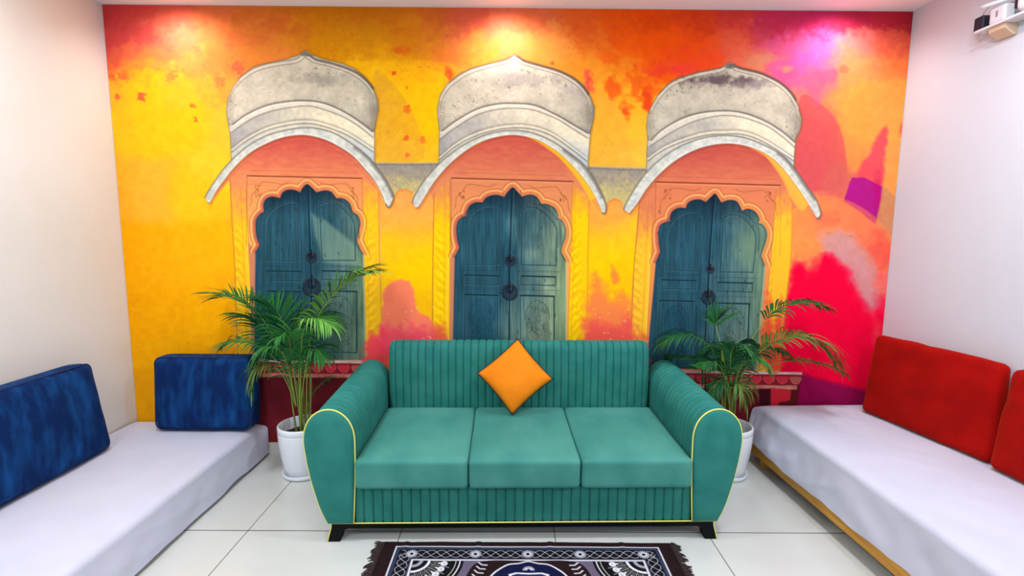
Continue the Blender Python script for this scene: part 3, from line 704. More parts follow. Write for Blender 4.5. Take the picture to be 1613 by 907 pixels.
# ---------------------------------------------------------------- room
Y_FRONT = -5.4
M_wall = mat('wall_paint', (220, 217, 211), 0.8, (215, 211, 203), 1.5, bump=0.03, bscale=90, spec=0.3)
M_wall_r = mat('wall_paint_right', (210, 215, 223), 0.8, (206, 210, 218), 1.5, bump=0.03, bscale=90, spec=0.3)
M_ceil = mat('ceiling_paint', (248, 242, 240), 0.8, spec=0.2)
M_skirt = mat('skirting_tile', (214, 212, 204), 0.25, (202, 200, 192), 3)
def structure(name, bm, m, smooth=False):
    o = obj(name, bm, m, smooth=smooth); o['kind'] = 'structure'; return o
structure('wall_back', box_bm(XL - 0.15, 0, -0.1, XR + 0.15, 0.15, ROOM_H + 0.1), M_wall)
structure('wall_left', box_bm(XL - 0.15, Y_FRONT, -0.1, XL, 0, ROOM_H + 0.1), M_wall)
structure('wall_right', box_bm(XR, Y_FRONT, -0.1, XR + 0.15, 0, ROOM_H + 0.1), M_wall_r)
structure('ceiling', box_bm(XL, Y_FRONT, ROOM_H, XR, 0, ROOM_H + 0.1), M_ceil)
# floor: long glossy tiles with fine dark joints
m = mat('floor_tile', (205, 208, 203), 0.22, (197, 200, 194), 1.3, spec=0.45, bump=0.006, bscale=4)
N, L = m.node_tree.nodes, m.node_tree.links
b = N['Principled BSDF']; src = b.inputs['Base Color'].links[0].from_socket
tc = [n for n in N if n.type == 'TEX_COORD'][0]
sx = N.new('ShaderNodeSeparateXYZ'); L.new(tc.outputs['Object'], sx.inputs[0])
def joint(sock, off, pitch, w):
    a = N.new('ShaderNodeMath'); a.operation = 'SUBTRACT'; L.new(sock, a.inputs[0]); a.inputs[1].default_value = off - pitch * 40
    f = N.new('ShaderNodeMath'); f.operation = 'FLOORED_MODULO'; L.new(a.outputs[0], f.inputs[0]); f.inputs[1].default_value = pitch
    c = N.new('ShaderNodeMath'); c.operation = 'LESS_THAN'; L.new(f.outputs[0], c.inputs[0]); c.inputs[1].default_value = w
    return c.outputs[0]
jx, jy = joint(sx.outputs[0], -1.3634 - 0.002, 0.8017, 0.0042), joint(sx.outputs[1], -0.892 - 0.003, 1.6, 0.006)
mx_ = N.new('ShaderNodeMath'); mx_.operation = 'MAXIMUM'; L.new(jx, mx_.inputs[0]); L.new(jy, mx_.inputs[1])
mc = N.new('ShaderNodeMix'); mc.data_type = 'RGBA'; L.new(mx_.outputs[0], mc.inputs[0]); L.new(src, mc.inputs[6]); mc.inputs[7].default_value = lin((74, 74, 72))
L.new(mc.outputs[2], b.inputs['Base Color'])
structure('floor', box_bm(XL, Y_FRONT, -0.1, XR, 0, 0), m)
SK = 0.083
structure('baseboard_back', box_bm(XL, -0.012, 0, XR, 0, SK, 0.002), M_skirt)
structure('baseboard_left', box_bm(XL, Y_FRONT, 0, XL + 0.012, -0.012, SK, 0.002), M_skirt)
structure('baseboard_right', box_bm(XR - 0.012, Y_FRONT, 0, XR, -0.012, SK, 0.002), M_skirt)

# printed wallpaper on the back wall
STEP = 0.0045
gx = np.linspace(XL + 0.003, XR - 0.003, int((XR - XL) / STEP)); gz = np.linspace(ROOM_H - 0.004, SK + 0.002, int((ROOM_H - SK) / STEP))
GX, GZ = np.meshgrid(gx, gz)
dx, dy, dz = GX - _C.x, -_C.y + 0 * GX, GZ - _C.z          # drawing coordinates of every point of the print
w_ = dx * _F.x + dy * _F.y + dz * _F.z
DU = 806.5 + FPX * (dx * _R.x + dy * _R.y + dz * _R.z) / w_
DV = 453.5 - FPX * (dx * _U.x + dy * _U.y + dz * _U.z) / w_
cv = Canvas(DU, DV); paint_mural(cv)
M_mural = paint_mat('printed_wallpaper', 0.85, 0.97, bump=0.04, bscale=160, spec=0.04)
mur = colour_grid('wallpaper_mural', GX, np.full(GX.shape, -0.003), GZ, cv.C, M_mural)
tag(mur, 'orange and pink printed wallpaper mural of three arched teal doors on the back wall', 'mural')
del cv, GX, GZ, DU, DV, dx, dy, dz, w_

# lights
M_trim = mat('downlight_trim', (240, 238, 234), 0.4)
def glow(name, col, s):
    m = D.materials.new(name); m.use_nodes = True; nt = m.node_tree; nt.nodes.clear()
    e = nt.nodes.new('ShaderNodeEmission'); e.inputs[0].default_value = lin(col); e.inputs[1].default_value = s
    o = nt.nodes.new('ShaderNodeOutputMaterial'); nt.links.new(e.outputs[0], o.inputs[0]); return m
M_glow = glow('lamp_glow', (255, 244, 232), 6)
def downlight(x, y, label, r=0.045):
    t = thing('ceiling_downlight', label, 'ceiling light', (x, y, ROOM_H), group='recessed ceiling downlights')
    obj('trim_ring', lathe_bm([(r * 0.8, -0.001), (r * 0.86, -0.006), (r * 1.15, -0.006), (r * 1.25, -0.001)], 32), M_trim, t)
    bm = bmesh.new(); bmesh.ops.create_circle(bm, cap_ends=True, radius=r * 0.8, segments=32, matrix=Matrix.Translation((0, 0, -0.0015)))
    bmesh.ops.reverse_faces(bm, faces=bm.faces[:])
    obj('lens', bm, M_glow, t)
    return t
def spot(x, y, e, size, blend, aim, col=(252, 240, 246), rad=0.03):
    l = D.lights.new('downlight_beam', 'SPOT'); l.energy = e; l.spot_size = size; l.spot_blend = blend; l.color = lin(col)[:3]; l.shadow_soft_size = rad
    o = D.objects.new('downlight_beam', l); COL.objects.link(o); o.location = (x, y, ROOM_H - 0.03)
    o.rotation_euler = Vector(aim).to_track_quat('-Z', 'Y').to_euler(); return o
WALL_SPOTS = ((-2.08, 'left-hand'), (-0.03, 'middle'), (2.06, 'right-hand'))
for x, nm in WALL_SPOTS:
    downlight(x, -0.23, nm + ' recessed downlight close to the mural wall')
    spot(x, -0.23, SPOT_E, math.radians(150), 1.0, (0, 0.30, -1))
for x, y, nm in ((-2.05, -1.15, 'left wall, nearer the mural'), (2.05, -1.15, 'right wall, nearer the mural'), (-2.05, -2.5, 'left wall, farther from the mural'), (2.05, -2.5, 'right wall, farther from the mural')):  # added downlights that brighten the upper side walls
    downlight(x, y, 'added recessed downlight along the ' + nm)
    spot(x, y, SIDE_E, math.radians(165), 1.0, (0.35 if x > 0 else -0.35, 0, -1), (240, 246, 255))
M_panel = glow('added_panel_glow', (250, 248, 255), 2.0)
for y, row in ((-1.55, 'over the sofa front'), (-3.6, 'further back in the room')):  # added ceiling panels, out of view, that fill the room with light
    for x, side in ((-1.4, 'left'), (1.4, 'right')):
        t = thing('added_panel_light', f'added square white ceiling panel light on the {side}, {row}', 'ceiling light', (x, y, ROOM_H), group='added square ceiling panel lights')
        obj('frame', box_bm(-0.16, -0.16, -0.012, 0.16, 0.16, 0, 0.003), M_trim, t, smooth=False)
        bm = bmesh.new(); bmesh.ops.create_grid(bm, x_segments=1, y_segments=1, size=0.14, matrix=Matrix.Translation((0, 0, -0.0125))); bmesh.ops.reverse_faces(bm, faces=bm.faces[:])
        obj('diffuser', bm, M_panel, t, smooth=False)
        l = D.lights.new('added_panel_beam', 'AREA'); l.shape = 'SQUARE'; l.size = 0.28; l.energy = PANEL_E; l.color = lin((240, 246, 255))[:3]
        o = D.objects.new('added_panel_beam', l); COL.objects.link(o); o.location = (x, y, ROOM_H - 0.02)
W = D.worlds.new('daylight'); SC.world = W; W.use_nodes = True
bg = W.node_tree.nodes['Background']; bg.inputs[0].default_value = lin((246, 248, 255)); bg.inputs[1].default_value = WORLD_E
SC.view_settings.view_transform = 'Standard'; SC.view_settings.look = 'None'; SC.view_settings.gamma = 1; SC.view_settings.exposure = EXPO
SC.view_settings.use_curve_mapping = False
# ---------------------------------------------------------------- sofa
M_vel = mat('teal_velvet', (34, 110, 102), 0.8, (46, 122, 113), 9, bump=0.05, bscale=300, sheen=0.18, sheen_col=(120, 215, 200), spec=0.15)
M_vel_seat_lit = mat('teal_velvet_seat_lit', (56, 126, 117), 0.8, (74, 142, 132), 4.5, stretch=(1, 0.6, 1), bump=0.05, bscale=300, sheen=0.22, sheen_col=(120, 215, 200), spec=0.15)  # paler seat copy of the velvet: light from above put into its colour
M_pipe = mat('yellow_piping', (228, 222, 112), 0.5)
M_black = mat('black_lacquer', (8, 9, 12), 0.6, spec=0.12)
sofa = thing('three_seat_sofa', 'teal velvet three seat sofa with fluted back, rounded arms and yellow piping', 'sofa', (0.0715, -0.54, 0), math.radians(1.1))
YO = 0.54                              # local y = room y + YO
def rib(t, depth, ex=2.8):                     # channel tufting: round ribs, narrow valleys
    f = t - math.floor(t)
    return -depth * (1 - (1 - abs(2 * f - 1) ** ex) ** 0.5) if f not in (0.0,) else -depth
PITCH_R = 0.0465
def arm_profile(n=22):
    p = [(0.862, 0.10), (0.857, 0.18), (0.850, 0.30), (0.8455, 0.42), (0.845, 0.50)]
    for k in range(n + 1):
        a = PI - PI * k / n
        p.append((0.9665 + 0.1215 * math.cos(a), 0.535 + 0.155 * math.sin(a) ** 0.92 if 0 < k < n else 0.535))
    p += [(1.086, 0.50), (1.076, 0.42), (1.062, 0.34), (1.045, 0.27), (1.026, 0.20), (1.006, 0.145), (0.984, 0.10)]
    return p
prof = arm_profile()
nrm = []
for i, (x, z) in enumerate(prof):
    a, b_ = prof[max(i - 1, 0)], prof[min(i + 1, len(prof) - 1)]
    t = Vector((b_[0] - a[0], b_[1] - a[1])).normalized(); nrm.append(Vector((-t.y, t.x)))
for s, nm in ((-1, 'left'), (1, 'right')):
    ys, nrib = [], 18
    y0, y1 = -0.958 + YO, -0.115 + YO
    sub = 14
    rows = []
    for k in range(nrib * sub + 1):
        y = y0 + (y1 - y0) * k / (nrib * sub); d = rib(k / sub, 0.018, 2.1); rise = 0.034 * max(0, k / (nrib * sub) - 0.05)
        rows.append([Vector((s * (x + nv.x * d), y, z + nv.y * d + rise * max(0, min(1, (z - 0.3) / 0.25)))) for (x, z), nv in zip(prof, nrm)])
    bm = bmesh.new(); V = grid_faces(bm, rows, close_v=True)
    bm.faces.new(V[-1]); bm.faces.new(V[0])
    bmesh.ops.recalc_face_normals(bm, faces=bm.faces[:])
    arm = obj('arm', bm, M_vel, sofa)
    sharp(arm, 1.0)
    # padded front panel
    cx, cz = 0.957, 0.40; rows = []
    for f, y in ((1.0, -0.956), (1.0, -0.966), (0.985, -0.975), (0.95, -0.981), (0.8, -0.986), (0.5, -0.989), (0.02, -0.990)):
        rows.append([Vector((s * (cx + (x - cx) * f), y + YO, cz + (z - cz) * f)) for x, z in prof])
    bm = bmesh.new(); V = grid_faces(bm, rows, close_v=True); bm.faces.new(V[-1])
    bmesh.ops.recalc_face_normals(bm, faces=bm.faces[:])
    fp = obj('front_panel', bm, M_vel, arm)
    path = [(s * (x + nv.x * 0.003), -0.966 + YO, z + nv.y * 0.003) for (x, z), nv in zip(prof, nrm)]
    obj('piping', tube_bm(path, 0.0038, 8), M_pipe, arm)
# ribbed back: cross-section in y,z swept along x
bp = [(-0.262, 0.30), (-0.264, 0.44), (-0.266, 0.60), (-0.262, 0.74), (-0.254, 0.80)]
for k in range(1, 10):
    a = PI - PI * k / 10
    bp.append((-0.192 + 0.062 * math.cos(a), 0.815 + 0.062 * math.sin(a) - 0.008))
bp += [(-0.128, 0.80), (-0.122, 0.70), (-0.118, 0.45), (-0.118, 0.12), (-0.24, 0.12)]
bn = []
for i in range(len(bp)):
    a, b_ = bp[i - 1], bp[(i + 1) % len(bp)]
    t = Vector((b_[0] - a[0], b_[1] - a[1])).normalized(); bn.append(Vector((-t.y, t.x)))
nr_, sub = 35, 14; HW = 0.838; rows = []
cyc, czc = -0.19, 0.5
for k in range(nr_ * sub + 1):
    x = -HW + 2 * HW * k / (nr_ * sub); d = rib(k / sub, 0.011)
    e = (HW - abs(x)); sh = 0.0
    if e < 0.05: sh = 0.05 - math.sqrt(max(0.0, 0.05 ** 2 - (0.05 - e) ** 2))
    rows.append([Vector((x, y + n_.x * (d - sh) + YO, z + (n_.y * (d - sh) if z > 0.35 else 0))) for (y, z), n_ in zip(bp, bn)])
bm = bmesh.new(); V = grid_faces(bm, rows, close_v=True); bm.faces.new(V[0]); bm.faces.new(V[-1])
bmesh.ops.recalc_face_normals(bm, faces=bm.faces[:])
sharp(obj('backrest', bm, M_vel, sofa), 1.0)
# seat base with ribbed front
rows = []; nr_ = 36; HW = 0.8575
for k in range(nr_ * sub + 1):
    x = -HW + 2 * HW * k / (nr_ * sub); d = rib(k / sub, 0.011)
    rows.append([Vector((x, -0.955 - d + YO, z)) for z in (0.10, 0.16, 0.22, 0.285)])
bm = bmesh.new(); V = grid_faces(bm, rows)
for zc in (0, 3):
    pass
bk = [[bm.verts.new((x, -0.27 + YO, z)) for z in (0.10, 0.285)] for x in (-HW, HW)]
bm.faces.new([r[3] for r in V] + [bk[1][1], bk[0][1]])
bm.faces.new([r[0] for r in V][::-1] + [bk[0][0], bk[1][0]])
bmesh.ops.recalc_face_normals(bm, faces=bm.faces[:])
sharp(obj('seat_base', bm, M_vel, sofa), 1.0)
# three loose seat cushions
cw = 0.5635
for i in (-1, 0, 1):
    bm = rbox_bm(cw - 0.002, 0.725, 0.155, 0.023, 18, crown=0.018, jitter=0.0018, seed=i * 3.1)
    for v in bm.verts:
        if v.co.z > 0: v.co.z += 0.012 * max(0, v.co.y / 0.36)
        if v.co.z < -0.06: v.co.z = max(v.co.z, -0.0775)
    o = obj('seat_cushion', bm, M_vel_seat_lit, sofa, loc=(i * cw, -0.627 + YO, 0.3635))
# plinth and legs
obj('base_rail', prism_bm([(-0.93, 0.066), (0.93, 0.066), (0.955, 0.098), (-0.955, 0.098)], -0.958 + YO, -0.90 + YO, 0.003), M_black, sofa, smooth=False)
obj('base_rail', prism_bm([(-0.93, 0.066), (0.93, 0.066), (0.955, 0.098), (-0.955, 0.098)], -0.20 + YO, -0.155 + YO, 0.003), M_black, sofa, smooth=False)
for s in (-1, 1):
    obj('base_rail', box_bm(s * 0.93 - 0.02, -0.90 + YO, 0.066, s * 0.93 + 0.02, -0.20 + YO, 0.098, 0.003), M_black, sofa, smooth=False)
leg = [(0.84, 0.0985), (0.84, 0.073), (0.888, 0.070), (0.912, 0.060), (0.924, 0.040), (0.931, 0.0), (0.992, 0.0), (0.985, 0.03), (0.972, 0.075), (0.970, 0.0985)]
for s in (-1, 1):
    for y0, y1 in ((-0.965, -0.90), (-0.205, -0.14)):
        lg = obj('leg', prism_bm([(s * x, z) for x, z in leg], y0 + YO, y1 + YO, 0.003), M_black, sofa, smooth=False)
        if y0 < -0.5:
            obj('piping', tube_bm([(s * 0.972, y0 + YO, 0.098), (s * 0.974, y0 + YO, 0.075), (s * 0.987, y0 + YO, 0.03), (s * 0.9925, y0 + YO, 0.004)], 0.0032, 6), M_pipe, lg)
obj('piping', tube_bm([(-0.972, -0.964 + YO, 0.100), (-0.5, -0.964 + YO, 0.099), (0.5, -0.964 + YO, 0.099), (0.972, -0.964 + YO, 0.100)], 0.0034, 8), M_pipe, sofa)

# orange throw cushion standing on its corner
M_or = mat('orange_cotton', (232, 124, 6), 0.75, (238, 134, 12), 5, bump=0.2, bscale=9, spec=0.2)
M_blk = mat('black_cord', (26, 20, 22), 0.6)
pc = thing('throw_cushion', 'orange square throw cushion with black piping standing on one corner on the sofa', 'cushion', (0.034, -0.386, 0.4645 + 0.222))
def pillow_bm(S, T, n=28, seed=0):
    bm = bmesh.new(); tops, bots = [], []
    for side, out in ((1, tops), (-1, bots)):
        for i in range(n + 1):
            r = []
            for j in range(n + 1):
                u, v = -1 + 2 * i / n, -1 + 2 * j / n
                pin = 1 - 0.055 * (1 - u * u) * 0 
                k = 0.06
                x = u * (1 - k * (1 - v * v) * abs(u) ** 4); y = v * (1 - k * (1 - u * u) * abs(v) ** 4)
                h = (max(0, (1 - u * u)) * max(0, (1 - v * v))) ** 0.42
                h += 0.05 * mnoise.noise(Vector((u * 2.5, v * 2.5, seed + side))) * (h ** 0.5)
                r.append(Vector((x * S / 2, side * h * T / 2, y * S / 2)))
            out.append(r)
    A = grid_faces(bm, tops); B = grid_faces(bm, bots)
    bmesh.ops.remove_doubles(bm, verts=bm.verts[:], dist=1e-5)
    bmesh.ops.recalc_face_normals(bm, faces=bm.faces[:])
    edge = []
    for i in range(n): edge.append(tops[i][0])
    for j in range(n): edge.append(tops[n][j])
    for i in range(n, 0, -1): edge.append(tops[i][n])
    for j in range(n, 0, -1): edge.append(tops[0][j])
    return bm, edge
bm, edge = pillow_bm(0.325, 0.135)
Rm = Matrix.Rotation(math.radians(-19.5), 4, 'X') @ Matrix.Rotation(math.radians(45 + 4), 4, 'Y')
bmesh.ops.transform(bm, matrix=Rm, verts=bm.verts[:])
cover = obj('cover', bm, M_or, pc)
obj('piping', tube_bm([Rm @ p for p in edge], 0.0042, 8, closed=True), M_blk, pc)
# ---------------------------------------------------------------- low beds with sheets and bolsters
M_sheet = mat('white_cotton', (200, 202, 217), 0.9, (193, 195, 211), 2.5, bump=0.08, bscale=5, stretch=(1, 1, 1), spec=0.15, sheen=0.1)
M_matt = mat('mattress_ticking', (214, 210, 204), 0.9)
M_wood = mat('honey_pine', (218, 160, 58), 0.5, (190, 130, 40), 3, stretch=(14, 1, 14), spec=0.4)
M_dwood = mat('dark_plywood', (92, 68, 46), 0.7, (74, 54, 36), 3, stretch=(10, 1, 10))
def nz(*a): return mnoise.noise(Vector(a))
def sheet_bm(xw, edge, hem, zt, y0, y1, sgn, round_back=0.05, seed=0.0, amp=0.012):
    """sheet over a mattress: flat from the wall to the rounded long edge, then hanging to hem(y) = (x, z)"""
    rows = []
    ny = 170
    for i in range(ny + 1):
        y = y0 + (y1 - y0) * i / ny
        fb = max(0.0, 1 - abs(y1 - y) / 0.09)
        e = edge(y) + -sgn * (0.028 * fb)
        hx, hz = hem(y)
        r = []
        n1 = 26
        for k in range(n1 + 1):
            t = k / n1; x = xw + (e - xw) * t
            z = zt + 0.0035 * nz(x * 4 + seed, y * 3, 0) + 0.0022 * nz(x * 9 + y * 5, y * 7 + seed, 4) + 0.0014 * (1 - abs(nz(x * 5 + y * 7, y * 4 - x * 3, seed))) ** 8 - 0.020 * fb ** 2.2 * (0.4 + 0.6 * t)
            if t > 0.9: z -= 0.006 * ((t - 0.9) / 0.1) ** 2
            r.append(Vector((x, y, z)))
        ztop = r[-1].z
        rad = 0.035
        for k in range(1, 8):
            a = PI / 2 * k / 7
            r.append(Vector((e - sgn * rad * math.sin(a) * -1 * -1 if False else e + (-sgn) * rad * math.sin(a), y, ztop - rad * (1 - math.cos(a)))))
        xe, ze = r[-1].x, r[-1].z
        n2 = 16
        for k in range(1, n2 + 1):
            t = k / n2
            x = xe + (hx - xe) * t ** 1.2; z = ze + (hz - ze) * t
            f = nz(y * 5.5 + seed + t * 1.5, t * 0.8, seed) + 0.55 * (1 - abs(nz(y * 4 - t * 2.2, t * 0.7, seed + 9))) ** 6 + 0.5 * nz(y * 13 + z * 4, t * 1.6, seed + 3) + (1.6 * fb * math.sin(y * 120 + t * 2) if fb > 0 else 0) * 0.5
            x += -sgn * amp * (f + 0.35) * min(1, t * 1.6) * (1 - 0.75 * t ** 3)
            r.append(Vector((x, y, z)))
        rows.append(r)
    bm = bmesh.new(); grid_faces(bm, rows)
    bmesh.ops.recalc_face_normals(bm, faces=bm.faces[:])
    return bm
# left: mattress on a low platform, sheet almost to the floor
YB = -2.75
t = thing('low_bed', 'low floor bed along the left wall, wholly draped in white', 'bed', (-2.17, -1.4, 0))
obj('platform', box_bm(-0.40, YB + 1.42, 0.0, 0.42, 1.25, 0.07, 0.004), M_dwood, t, smooth=False)
obj('mattress', box_bm(-0.405, YB + 1.42, 0.072, 0.42, 1.26, 0.228, 0.03, 4), M_matt, t)
bm = sheet_bm(XL + 0.014, lambda y: -1.742 + 0.004 * nz(y * 2, 1, 1), lambda y: (-1.678 + 0.006 * nz(y * 4, 5, 2), 0.020 + 0.020 * max(0, nz(y * 3.3, 2, 7))), 0.243, YB, -0.018, -1, seed=2.2, amp=0.007)
tag(obj('bed_sheet', bm, M_sheet), 'white sheet hanging almost to the floor over the low left-hand bed', 'bed sheet')
# right: slatted pine bed frame, sheet ends above the side plank
t = thing('wooden_bed', 'low pine bed along the right wall, its side plank showing below the sheet', 'bed', (2.12, -1.4, 0))
def xs(y): return 1.668 - 0.032 * (y + 0.11)                # the side plank runs slightly askew
pl = [(y, xs(y)) for y in (-2.8, -0.09)]
bm = bmesh.new()
rows = [[Vector((xs(y) - 2.12, y + 1.4, 0.070)), Vector((xs(y) - 2.12, y + 1.4, 0.150)), Vector((xs(y) - 2.12 + 0.03, y + 1.4, 0.150)), Vector((xs(y) - 2.12 + 0.03, y + 1.4, 0.070))] for y in (-2.8, -2.0, -1.2, -0.6, -0.07)]
V = grid_faces(bm, rows, close_v=True); bm.faces.new(V[0]); bm.faces.new(V[-1]); bmesh.ops.recalc_face_normals(bm, faces=bm.faces[:])
obj('side_plank', bm, M_wood, t, smooth=False)
obj('end_plank', box_bm(-0.42, 1.30, 0.078, 0.40, 1.33, 0.158, 0.003), M_wood, t, smooth=False)
obj('end_plank', box_bm(-0.30, -1.36, 0.078, 0.40, -1.33, 0.158, 0.003), M_wood, t, smooth=False)
obj('base_board', box_bm(-0.30, -1.33, 0.13, 0.41, 1.30, 0.158, 0.002), M_dwood, t, smooth=False)
for y in (1.22, 0.0, -1.25):
    for x in (xs(y - 1.4) - 2.12 + 0.032, 0.36):
        obj('leg', box_bm(x, y, 0, x + 0.045, y + 0.045, 0.13, 0.003), M_wood, t, smooth=False)
obj('mattress', box_bm(-0.37, -1.33, 0.160, 0.42, 1.24, 0.380, 0.03, 4), M_matt, t)
bm = sheet_bm(XR - 0.014, lambda y: 1.742 + 0.004 * nz(y * 2, 3, 1), lambda y: (xs(y) - 0.020 + 0.003 * nz(y * 4, 5, 2), 0.140 + 0.020 * nz(y * 2.6, 2, 11) + 0.008 * nz(y * 9, 1, 3)), 0.397, -2.75, -0.03, 1, seed=7.7, amp=0.016)
tag(obj('bed_sheet', bm, M_sheet), 'creased white sheet over the right-hand pine bed, ending above its plank', 'bed sheet')

M_blue = mat('blue_velvet', (2, 34, 82), 0.9, (14, 72, 132), 7, stretch=(2.2, 2.2, 0.7), sheen=0.08, sheen_col=(70, 130, 190), bump=0.08, bscale=40, spec=0.15, lo=0.42, hi=0.74, detail=8)
M_red = mat('red_velvet', (144, 3, 1), 0.9, (164, 7, 3), 6, sheen=0.22, sheen_col=(255, 110, 60), bump=0.06, bscale=60, spec=0.12)
M_bpipe = mat('navy_piping', (4, 38, 86), 0.9)
def bolster(name, label, length, height, thick, m, mp, loc, yaw, tilt, r=0.045, group=None, seed=0, crown=0.02, taper=0.0):
    """upright block cushion: local x along its length, front face towards -y, leaning back by tilt; loc is the middle of its lower front edge"""
    t = thing(name, label, 'cushion', loc, yaw, group)
    Rt = Matrix.Rotation(-tilt, 4, 'X') @ Matrix.Translation((0, thick / 2, height / 2))
    bm = rbox_bm(length, thick, height, r, 18, jitter=0.006, seed=seed, crown_side=crown)
    for v in bm.verts: v.co.x *= 1 - taper * v.co.z / height
    bmesh.ops.transform(bm, matrix=Rt, verts=bm.verts[:])
    lo = min(v.co.z for v in bm.verts)
    for v in bm.verts: v.co.z -= lo
    obj('cover', bm, m, t)
    for yy in ((-1, 1) if mp else ()):
        e = []
        k = 0.55 * r
        for (a, b_, c0) in ((1, -1, 1.5 * PI), (1, 1, 0), (-1, 1, 0.5 * PI), (-1, -1, PI)):
            for q in range(6):
                an = c0 + PI / 2 * q / 5
                e.append(Vector((a * (length / 2 - r) + (r - 0.004) * math.cos(an), yy * (thick / 2 - r * 0.42), b_ * (height / 2 - r) + (r - 0.004) * math.sin(an))))
        P_ = []
        for i in range(len(e)):
            p, q = e[i], e[(i + 1) % len(e)]
            n_ = max(1, int((q - p).length / 0.03))
            P_ += [p.lerp(q, k_ / n_) for k_ in range(n_)]
        P_ = [p + Vector((nz(p.x * 9 + seed, p.y * 9, p.z * 9), nz(p.y * 9, p.x * 9 + seed, 5 + p.z * 9), 0)) * 0.003 for p in P_]
        P_ = [Vector((p.x * (1 - taper * p.z / height), p.y, p.z)) for p in P_]
        pts = [Rt @ p - Vector((0, 0, lo)) for p in P_]
        pts = [Vector((p.x, p.y, max(p.z, 0.004))) for p in pts]
        obj('piping', tube_bm(pts, 0.0042, 6, closed=True), mp, t)
    return t
bolster('bolster_cushion', 'large dark blue velvet bolster leaning against the left wall', 0.86, 0.535, 0.145, M_blue, M_bpipe, (-2.378, -0.915, 0.2475), math.radians(90), math.radians(6), r=0.04, seed=1, crown=0.03, taper=0.07)
bolster('bolster_cushion', 'dark blue velvet block cushion standing in the corner against the yellow back wall', 0.625, 0.485, 0.150, M_blue, M_bpipe, (-2.004, -0.226, 0.2475), 0, math.radians(3.5), r=0.05, seed=4, crown=0.026, taper=0.015)
bolster('bolster_cushion', 'large red velvet cushion on the right bed, the one nearest the mural', 0.75, 0.520, 0.080, M_red, None, (2.372, -0.56, 0.401), math.radians(-90 + 8.8), math.radians(4.5), r=0.0385, seed=7, crown=0.010, taper=0.05)
bolster('bolster_cushion', 'red velvet cushion at the right edge, cut off by the frame', 0.745, 0.520, 0.080, M_red, None, (2.405, -1.345, 0.401), math.radians(-90 + 2), math.radians(5), r=0.0385, seed=9, crown=0.010, taper=0.04)
# ---------------------------------------------------------------- potted palms
M_pot = mat('white_ceramic', (232, 236, 242), 0.25, coat=0.4)
M_soil = mat('potting_soil', (46, 30, 22), 0.95, (26, 16, 12), 40, bump=0.6, bscale=60)
M_leaf = [mat('palm_leaf_' + n, a, 0.55, b, 5, spec=0.25) for n, a, b in (('mid', (30, 98, 40), (48, 120, 50)), ('dark', (14, 68, 36), (28, 96, 46)), ('light', (84, 152, 56), (108, 172, 72)), ('olive', (92, 108, 40), (112, 124, 58)))]
M_cane = mat('palm_cane', (124, 142, 48), 0.5, (92, 120, 40), 14, stretch=(1, 1, 0.4))
M_rach = mat('palm_rachis', (132, 152, 62), 0.5)
RND = random.Random(5)
def leaflet(bm, p, d0, up, L, w, droop, mi, segs=6):
    """narrow blade from p in direction d0, bending down under its weight"""
    pts = [p.copy()]; d = d0.normalized(); q = p.copy()
    for k in range(segs):
        d = (d + Vector((0, 0, -1)) * droop * (k + 0.6) / segs).normalized()
        q = q + d * (L / segs); pts.append(q.copy())
    prof_ = [0.35, 0.8, 1.0, 0.92, 0.72, 0.42, 0.04]
    prev = None
    for k, q in enumerate(pts):
        t = (pts[min(k + 1, segs)] - pts[max(k - 1, 0)]).normalized()
        sd = t.cross(up)
        sd = sd.normalized() if sd.length > 1e-4 else t.orthogonal().normalized()
        nn = sd.cross(t)
        hw = w * 0.5 * prof_[k]
        row = [bm.verts.new(q - sd * hw + nn * hw * 0.35), bm.verts.new(q), bm.verts.new(q + sd * hw + nn * hw * 0.35)]
        if prev:
            for a in (0, 1):
                f = bm.faces.new((prev[a], prev[a + 1], row[a + 1], row[a])); f.material_index = mi; f.smooth = True
        prev = row
